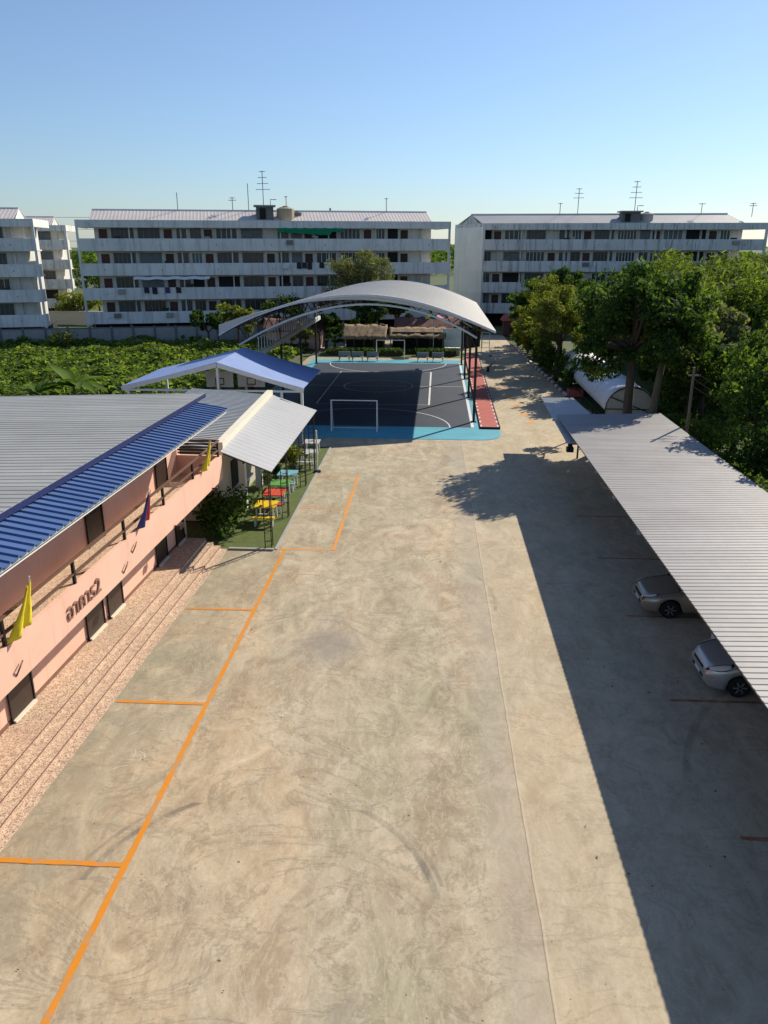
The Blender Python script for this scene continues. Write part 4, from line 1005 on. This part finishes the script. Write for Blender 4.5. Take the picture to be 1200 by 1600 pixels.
tree('broadleaf_tree', 18.4, 54, 9.2, (18.2, 54, 4.9, 3.3, 3, 2.8), 'grey-green tree right of the two tall trees', m=lf_grey, nclump=46, per=140, leaf=.34, group=G)
tree('broadleaf_tree', 17.8, 46, 7, (17.8, 46, 4.3, 2.6, 2.4, 2.6), 'dark vine-covered tree behind the utility pole', m=lf_dark, nclump=40, per=150, leaf=.26, group=G)
tree('broadleaf_tree', 20.8, 47.5, 8.4, (20.8, 47.5, 4.4, 3, 2.6, 3.0), 'yellow-green tree at the right edge beyond the carport', m=lf_bamb, nclump=44, per=140, leaf=.3, group=G)
tree('broadleaf_tree', 15.6, 37.5, 7.4, (15.6, 37.2, 4.6, 2.4, 2.6, 2.9), 'mid-green leafy tree beside the right edge of the carport roof', m=lf_mid, nclump=46, per=150, leaf=.26, group=G)
tree('broadleaf_tree', 15.2, 32.0, 5.8, (15.2, 32.0, 3.3, 2.4, 2.5, 2.6), 'low dark tree against the right edge of the carport roof', m=lf_dark, nclump=44, per=150, leaf=.24, group=G)
tree('broadleaf_tree', 15.8, 27.0, 4.4, (15.8, 27, 2.4, 2.6, 2.4, 2.1), 'dark tree at the lower right, nearest the camera beside the carport', m=lf_dark, nclump=40, per=140, leaf=.24, group=G)
tree('broadleaf_tree', 21.0, 38.0, 7.2, (21, 38, 4.2, 2.8, 2.6, 2.8), 'mid-green tree behind the low dark tree at the right edge', m=lf_mid, nclump=40, per=130, leaf=.28, group=G)
for i, (x, y) in enumerate([(15.2, 21.5), (15.2, 15.5), (15.4, 9.5)]):
    tree('broadleaf_tree', x, y, 4.4, (x, y, 2.4, 2.3, 2.8, 2.1), ['dark tree outside the picture beside the silver car', 'dark tree outside the picture beyond the near carport end', 'dark tree outside the picture closest to the camera'][i], m=lf_dark, nclump=36, per=100, leaf=.28, group=G)
G = 'shrubs along the right-hand side'
shrub('leafy_shrub', 15.0, 43.5, 1.6, 1.6, 2.6, 'bright green shrub at the foot of the utility pole', lf_bamb, 2600, .2, group=G)
shrub('leafy_shrub', 14.2, 46.4, 1.2, 1.2, 2.2, 'mid-green shrub right of the slimmer trunk', lf_mid, 1800, .2, group=G)
shrub('leafy_shrub', 13.9, 36.2, 1.1, 1.6, 2.0, 'bright low shrub beside the carport roof near the pole', lf_bamb, 1700, .18, group=G)
for i, (x, y, m_, lb) in enumerate([(11.45, 65.5, lf_dark, 'dark roadside shrub next to the red planter'), (11.3, 69, lf_mid, 'mid-green roadside shrub under the first olive tree'), (11.0, 73, lf_dark, 'dark roadside shrub beyond the first olive tree'), (10.9, 77, lf_mid, 'mid-green roadside shrub between the two olive trees'),
                                     (10.7, 81, lf_dark, 'dark roadside shrub below the second olive tree'), (10.5, 85, lf_mid, 'mid-green roadside shrub before the yellow one'), (10.3, 89.5, lf_yel, 'yellow-flowered shrub at the roadside'), (10.1, 93, lf_dark, 'dark roadside shrub beyond the yellow one'), (10.0, 97, lf_olive, 'olive shrub at the far end of the painted kerb')]):
    shrub('roadside_shrub', x, y, .9, 1.9, 2.3 + .5 * (i % 3), lb, m_, 1700, .22, group='shrubs behind the painted kerb')
# bamboo thicket: a mass nobody could count
nC = 2100
yy = 57 + 62 * rng.random(nC) ** .85; xx = yy * (.235 + .30 * rng.random(nC)) + 3
top = 6.6 + 1.0 * np.sin(xx * .33 + yy * .21) + .9 * np.sin(yy * .47 - xx * .6) + rng.normal(0, .4, nC) + (yy - 57) * .014
C = np.stack([xx, yy, top], 1)
P, O = clump_points(C, 1.25 + .6 * rng.random(nC), 52, 1.1)
tag(leaf_mesh('bamboo_thicket', P, .62, .24, lf_bamb, None, .5, .5, O), 'broad mass of yellow-green bamboo spreading to the right', 'thicket', kind='stuff')
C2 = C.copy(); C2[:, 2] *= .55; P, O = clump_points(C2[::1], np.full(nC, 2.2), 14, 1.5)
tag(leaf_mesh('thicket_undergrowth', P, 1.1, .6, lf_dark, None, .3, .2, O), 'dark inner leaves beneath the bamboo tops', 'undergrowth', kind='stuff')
# weeds on the ground at the right of the carport
n = 7000; P = np.stack([rng.uniform(13.3, 22, n), rng.uniform(20, 58, n), .1 + .9 * rng.random(n) ** 2], 1)
P = P[~((P[:, 0] < 15.5) & (P[:, 1] > 50))]
tag(leaf_mesh('ground_weeds', P, .32, .45, lf_mid, None, .5, .1), 'low weeds on the ground right of the carport', 'weeds', kind='stuff')

n = 300; fx = np.where(rng.random(n) < .6, rng.uniform(4.5, 8, n), rng.uniform(-8, 5, n)); fy = rng.uniform(9, 60, n)
tag(leaf_mesh('fallen_leaves', np.stack([fx, fy, np.full(n, .02)], 1), .055, .5, lf_dry, None, 3.0, 0), 'scattered dry leaves on the concrete yard', 'leaves', kind='stuff')
# ------------------------------------------------------------------ white tunnel, planter, pole
tn = thing('tunnel_shelter', (13.0, 52, 0), 'white tarpaulin tunnel shelter behind the two tall trunks', 'shelter')
mb = MB(); rows = []
for j in range(15):
    y = 20 * j / 14; sag = .05 * math.cos(j * 2.0 * math.pi / 2)
    rows.append([(-1.65 * math.cos(a), y, 1.15 + (1.55 + sag * math.sin(a)) * math.sin(a) ** .9) for a in np.linspace(0, math.pi, 17)])
o = mb.grid(rows).build('cover', tarp, tn, True); o.modifiers.new('s', 'SOLIDIFY').thickness = .02
mb = MB()
for j in range(6):
    y = 4 * j; mb.tube([(-1.62, y + .03, 0), *[(-1.62 * math.cos(a), y + .03, 1.15 + 1.5 * math.sin(a) ** .9) for a in np.linspace(0, math.pi, 13)], (1.62, y + .03, 0)], .04, 6)
for z in (.6, 1.15): mb.beam((-1.62, .03, z), (-1.62, 20, z), .05)
mb.build('hoop_frame', black_m, tn)
mb = MB(); mb.add([(1.6 * math.cos(a), 0.05, 1.15 + 1.45 * math.sin(a) ** .9) for a in np.linspace(0, math.pi, 13)] + [(-1.6, .05, 0), (1.6, .05, 0)], [tuple(range(15))]); o = mb.build('end_panel', mk('end_tarp', (.52, .50, .44), .7, .15), tn); o.modifiers.new('s', 'SOLIDIFY').thickness = .02
mb = MB(); mb.beam((-1.3, -.02, 2.0), (1.5, -.02, .9), .06); mb.beam((-1.6, -.02, 1.2), (1.6, -.02, 1.2), .05); mb.beam((-.1, -.02, 0), (-.1, -.02, 2.5), .05); mb.build('end_brace', black_m, tn)
pn = thing('planter', (11.3, 63.2, 0), 'red-painted low planter box at the corner of the painted kerb', 'planter')
mb = MB(); mb.box(-.6, -.5, 0, .6, -.42, .55); mb.box(-.6, .42, 0, .6, .5, .55); mb.box(-.6, -.419, 0, -.52, .419, .55); mb.box(.52, -.419, 0, .6, .419, .55); mb.build('box', red_walk, pn)
MB().box(-.519, -.419, 0, .519, .419, .48).build('soil', soil, pn)
up = thing('utility_pole', (12.55, 38.5, 0), 'slim grey utility pole behind the carport roof with wires running right', 'utility pole')
MB().tube([(0, 0, 0), (-.06, 0, 6.0)], [.08, .06], 8).build('pole', bark_l, up)
for k in range(3):
    MB().tube([(-.05, 0, 5.8 - k * .35), (1.6, -2.2, 4.7 - k * .35), (3.6, -4.6, 3.9 - k * .3)], .02, 4).build('wire', under_m, up)
MB().beam((-.3, 0, 5.6), (.3, 0, 5.6), .06).build('crossarm', conc_d, up)

# ------------------------------------------------------------------ carport and cars
cp = thing('carport', (9.5, 20, 0), 'long carport with a pale corrugated sheet roof on white-banded posts', 'carport')
Y0, Y1 = 2.0, 41.2
wb = WB().sheet(lambda a, q: (6.72 - .006 * q + (5.45 + .0 * q) * a, Y0 + q, 3.0 + .16 * a), Y1 - Y0, .23, .014, .03); wb.build('roof', carport_m, cp)
wb = WB(); wb.beam((6.78, Y0, 2.93), (6.55, Y1, 2.93), .05, .08); wb.build('eave_purlin', black_m, cp)
wb = WB()
for x in (8.0, 9.4, 10.8, 12.0): wb.beam((x, Y0, 2.92 + (x - 6.7) * .03), (x - .2, Y1, 2.92 + (x - 6.7) * .03), .05, .08)
wb.build('purlin', black_m, cp)
for y in (3.0, 7.7, 12.4, 17.1, 21.8, 26.5, 31.3, 36.1, 40.6):
    wb = WB(); wb.beam((6.75, y, 2.84), (12.0, y, 2.98), .07, .1); wb.build('rafter', black_m, cp)
    for x in (8.85, 11.95):
        wb = WB(); wb.beam((x, y, 0), (x, y, 2.83), .11); p_ = wb.build('post', black_m, cp)
        if x < 9: wb = WB(); wb.box(x - .15, y - .15, 0, x + .15, y + .15, .32); wb.build('footing', white_p, cp)
tag(MB().box(12.45, 2.0, -.1, 12.6, 41.0, 2.55).build('sun_block_wall', conc_g), 'unseen grey wall added behind the carport to block the sun', 'wall')  # unseen, added to keep low sun out from under the roof
ex = thing('carport_extension', (7.6, 42, 0), 'short lower grey sheet roof at the far end of the carport, shaded by the trees', 'carport')
wb = WB().sheet(lambda a, q: (6.28 + .02 * q + (2.6 - .06 * q) * a, 36.2 + q, 2.7 + .02 * a), 11.4, .2, .03, .03); wb.build('roof', mk('shaded_roof', (.5, .5, .51), .5, .15, .5), ex)
wb = WB()
for y in (36.6, 41.9, 47.2):
    wb.beam((6.4, y, 2.56), (8.1, y, 2.58), .06, .08)
wb.build('rafter', black_m, ex)
for x, y in ((8.2, 43.5), (8.15, 47.2)):
    wb = WB(); wb.beam((x, y, 0), (x, y, 2.55), .09); wb.build('post', black_m, ex)
bl = MB(); bl.box(-.1, -.1, -.2, .1, .1, 0); bl.box(-.16, -.16, -.42, .16, .16, -.2); o = bl.build('hanging_lamp', black_m, ex); o.location = (6.5 - 7.6, 36.5 - 42, 2.62)

def car(loc, label, paint, kind):
    """nose at local x=0 pointing to -x, body runs to +x"""
    t = thing('parked_car', loc, label, 'car', 'cars parked under the carport')
    L, W = (4.45, .86) if kind == 'sedan' else (4.3, .86)
    hood0, hood1, ws = (.66, .93, 1.25) if kind == 'sedan' else (.74, 1.02, 1.05)
    wx = (.86, 3.45); wr = .31
    xs = sorted(set([0, .03, .07, .13, .2, .3] + list(np.round(np.arange(.4, L - .3, .075), 3)) + [L - .3, L - .2, L - .12, L - .05, L]))
    def section(x):
        f = min(1, x / .62); b = min(1, (L - x) / .45)
        w = W * (.70 + .30 * (1 - (1 - f) ** 2.6)) * (.86 + .14 * (1 - (1 - b) ** 2.4))
        if x < ws: top = hood0 + (hood1 - hood0) * (x / ws) ** .62
        elif x < L - .9: top = hood1
        else: top = hood1 + .02 - (.12 if kind == 'sedan' else .0) * ((x - L + .9) / .9) ** 2
        nose = max(0, 1 - x / .13) ; tail = max(0, 1 - (L - x) / .12)
        top -= .09 * nose ** 2 + .08 * tail ** 2
        zb = .22 + .10 * nose ** 2 + .12 * tail ** 2
        arch = 0
        for c in wx:
            d = abs(x - c)
            if d < wr + .06: arch = max(arch, math.sqrt((wr + .06) ** 2 - d * d) + .31)
        zs = max(zb, arch); zm = .56; sh = top - .06 - .05 * (1 - f)
        zs2 = min(zs, sh - .06); zm = max(zm, zs2 + .02)
        half = [(w * .93, zs2), (w * .985, zs2 + .02), (w, min(zm, sh - .02)), (w * .985, (zm + sh) / 2 + .02), (w * .95, sh), (w * .84, top - .015), (w * .5, top + .012), (0, top + .02)]
        return half
    rows = [[(x, y, z) for y, z in h_] + [(x, -y, z) for y, z in reversed(h_[:-1])] for x, h_ in ((x, section(x)) for x in xs)]
    mb = MB().grid(rows); n = len(rows[0])
    for r in (0, len(rows) - 1): mb.f.append(tuple(r * n + k for k in (range(n) if r else reversed(range(n)))))
    body = mb.build('body', paint, t, True)
    # underside and wheel wells
    mb = MB(); mb.box(.25, -W * .7, .2, L - .2, W * .7, .55); mb.build('underbody', dark_in, t)
    # cabin
    c0, c1 = ws - .12, (L - .75 if kind == 'sedan' else L - .08); H = 1.44 if kind == 'sedan' else 1.52
    sec = [(c0, hood1 - .02, .80), (c0 + .45, 1.22, .73), (c0 + .85, H - .03, .66), (c0 + 1.3, H, .64), (c1 - 1.0, H - .03, .64), (c1 - .55 if kind == 'sedan' else c1 - .3, H - .12, .64), (c1, hood1 - .01, .76)]
    gl = MB(); rf = MB(); g_rows, r_rows = [], []
    for x, z, w in sec: g_rows.append([(x, .80, hood1 - .03), (x, w + (.80 - w) * .15, hood1 + (z - hood1) * .85), (x, w * .9, z - .012), (x, 0, z - .004), (x, -w * .9, z - .012), (x, -w - (-w + .80) * .15 + 0, hood1 + (z - hood1) * .85), (x, -.80, hood1 - .03)])
    gl.grid(g_rows).build('window', car_glass, t, True)
    for x, z, w in sec[2:5]: r_rows.append([(x, w * 1.0, z - .02), (x, w * .8, z + .012), (x, 0, z + .025), (x, -w * .8, z + .012), (x, -w, z - .02)])
    o = rf.grid(r_rows).build('roof', paint, t, True); o.modifiers.new('s', 'SOLIDIFY').thickness = .02
    for s in (-1, 1):
        for pts, rr_ in (([(c0, s * .79, hood1), (c0 + .45, s * .74, 1.22), (c0 + .87, s * .65, H - .02)], .03), ([(c0 + 1.75, s * .79, hood1), (c0 + 1.75, s * .66, H - .02)], .03), ([(c1 - .1, s * .75, hood1), (c1 - .55, s * .64, H - .08)], .045)):
            MB().tube(pts, rr_, 6).build('pillar', paint, t)
    # headlights wrap the nose corners, laid on the body surface
    def along(x, t):        # point at fraction t of the section between waist and bonnet edge
        h_ = section(x)[2:7]; ln = [math.dist(h_[i], h_[i + 1]) for i in range(4)]; d = t * sum(ln)
        for i in range(4):
            if d <= ln[i] or i == 3: q = d / ln[i]; return h_[i][0] * (1 - q) + h_[i + 1][0] * q, h_[i][1] * (1 - q) + h_[i + 1][1] * q
            d -= ln[i]
    x0h, x1h, tc, tw = (.015, .46, .40, .15) if kind == 'sedan' else (.02, .66, .40, .17)
    for s in (-1, 1):
        for nm_, g_, m_ in (('headlight', 1.0, black_m), ('lamp_lens', .78, lamp_glass)):
            rows = []
            for q in np.linspace(.5 - g_ / 2, .5 + g_ / 2, 11):
                x = x0h + (x1h - x0h) * q; e = tw * g_ * max(.12, math.sin(math.pi * min(.93, max(.10, q))) ** .7)
                rr_ = []
                for a_ in np.linspace(-1, 1, 5):
                    y, z = along(x, tc + .02 + .10 * q + e * a_); o_ = .008 if g_ == 1 else .018
                    rr_.append((x - o_ * (1 - q), s * (y + o_), z + o_ * .6))
                rows.append(rr_)
            o = MB().grid(rows).build(nm_, m_, t if g_ == 1 else hp, True); o.modifiers.new('s', 'SOLIDIFY').thickness = .008
            if g_ == 1: hp = o
    gr = MB(); gz = .55 if kind == 'sedan' else .60
    for k in range(2): gr.box(-.012, -.36, gz + k * .05, .02, .36, gz + .028 + k * .05)
    gr.build('grille', black_m, t)
    lg = MB(); lg.box(-.008, -.42, .36, .05, .42, .44); lg.build('lower_grille', black_m, t)
    for s in (-1, 1):
        fl = MB(); fl.tube([(.075, s * .60, .40), (.12, s * .61, .40)], .06, 10); fl.build('fog_lamp', black_m, t)
        mr = MB(); mr.hexa([(ws + .05, s * .82, hood1 + .02), (ws + .15, s * .82, hood1 + .02), (ws + .15, s * 1.0, hood1 + .04), (ws + .07, s * 1.0, hood1 + .04)], [(ws + .05, s * .82, hood1 + .13), (ws + .15, s * .82, hood1 + .13), (ws + .15, s * 1.0, hood1 + .15), (ws + .07, s * 1.0, hood1 + .15)]); mr.build('mirror', paint, t)
        for c in wx:
            y0, y1 = s * (W - .20), s * (W - .015)
            wh = MB(); wh.tube([(c, y0, .31), (c, y0 + (y1 - y0) * .15, .31), (c, y1 - (y1 - y0) * .12, .31), (c, y1, .31)], [.28, .31, .31, .27], 22); w_ = wh.build('wheel', rubber, t, False)
            rm = MB(); yy_ = y1 + s * .004; rm.tube([(c, yy_ - s * .05, .31), (c, yy_ - s * .035, .31)], .19, 18)
            for k in range(6): a = k * math.pi / 3; rm.beam((c + .04 * math.cos(a), yy_, .31 + .04 * math.sin(a)), (c + .185 * math.cos(a), yy_ - s * .01, .31 + .185 * math.sin(a)), .045, .03)
            rm.build('rim', rim_m, w_)
    MB().box(-.022, -.19, .385, -.009, .19, .475).build('number_plate', plate_m, t)
    for s in (-1, 1):
        MB().tube([(x, s * (section(x)[5][0] * .97), section(x)[5][1] + .004) for x in np.linspace(.25, ws - .1, 8)], .006, 4).build('bonnet_seam', black_m, t)
    return t
car((7.5, 19.5, 0), 'silver hatchback with its nose out of the carport shade, nearest car', paint_silver, 'hatch')
car((6.95, 24.15, 0), 'champagne sedan behind the silver car under the carport', paint_champ, 'sedan')
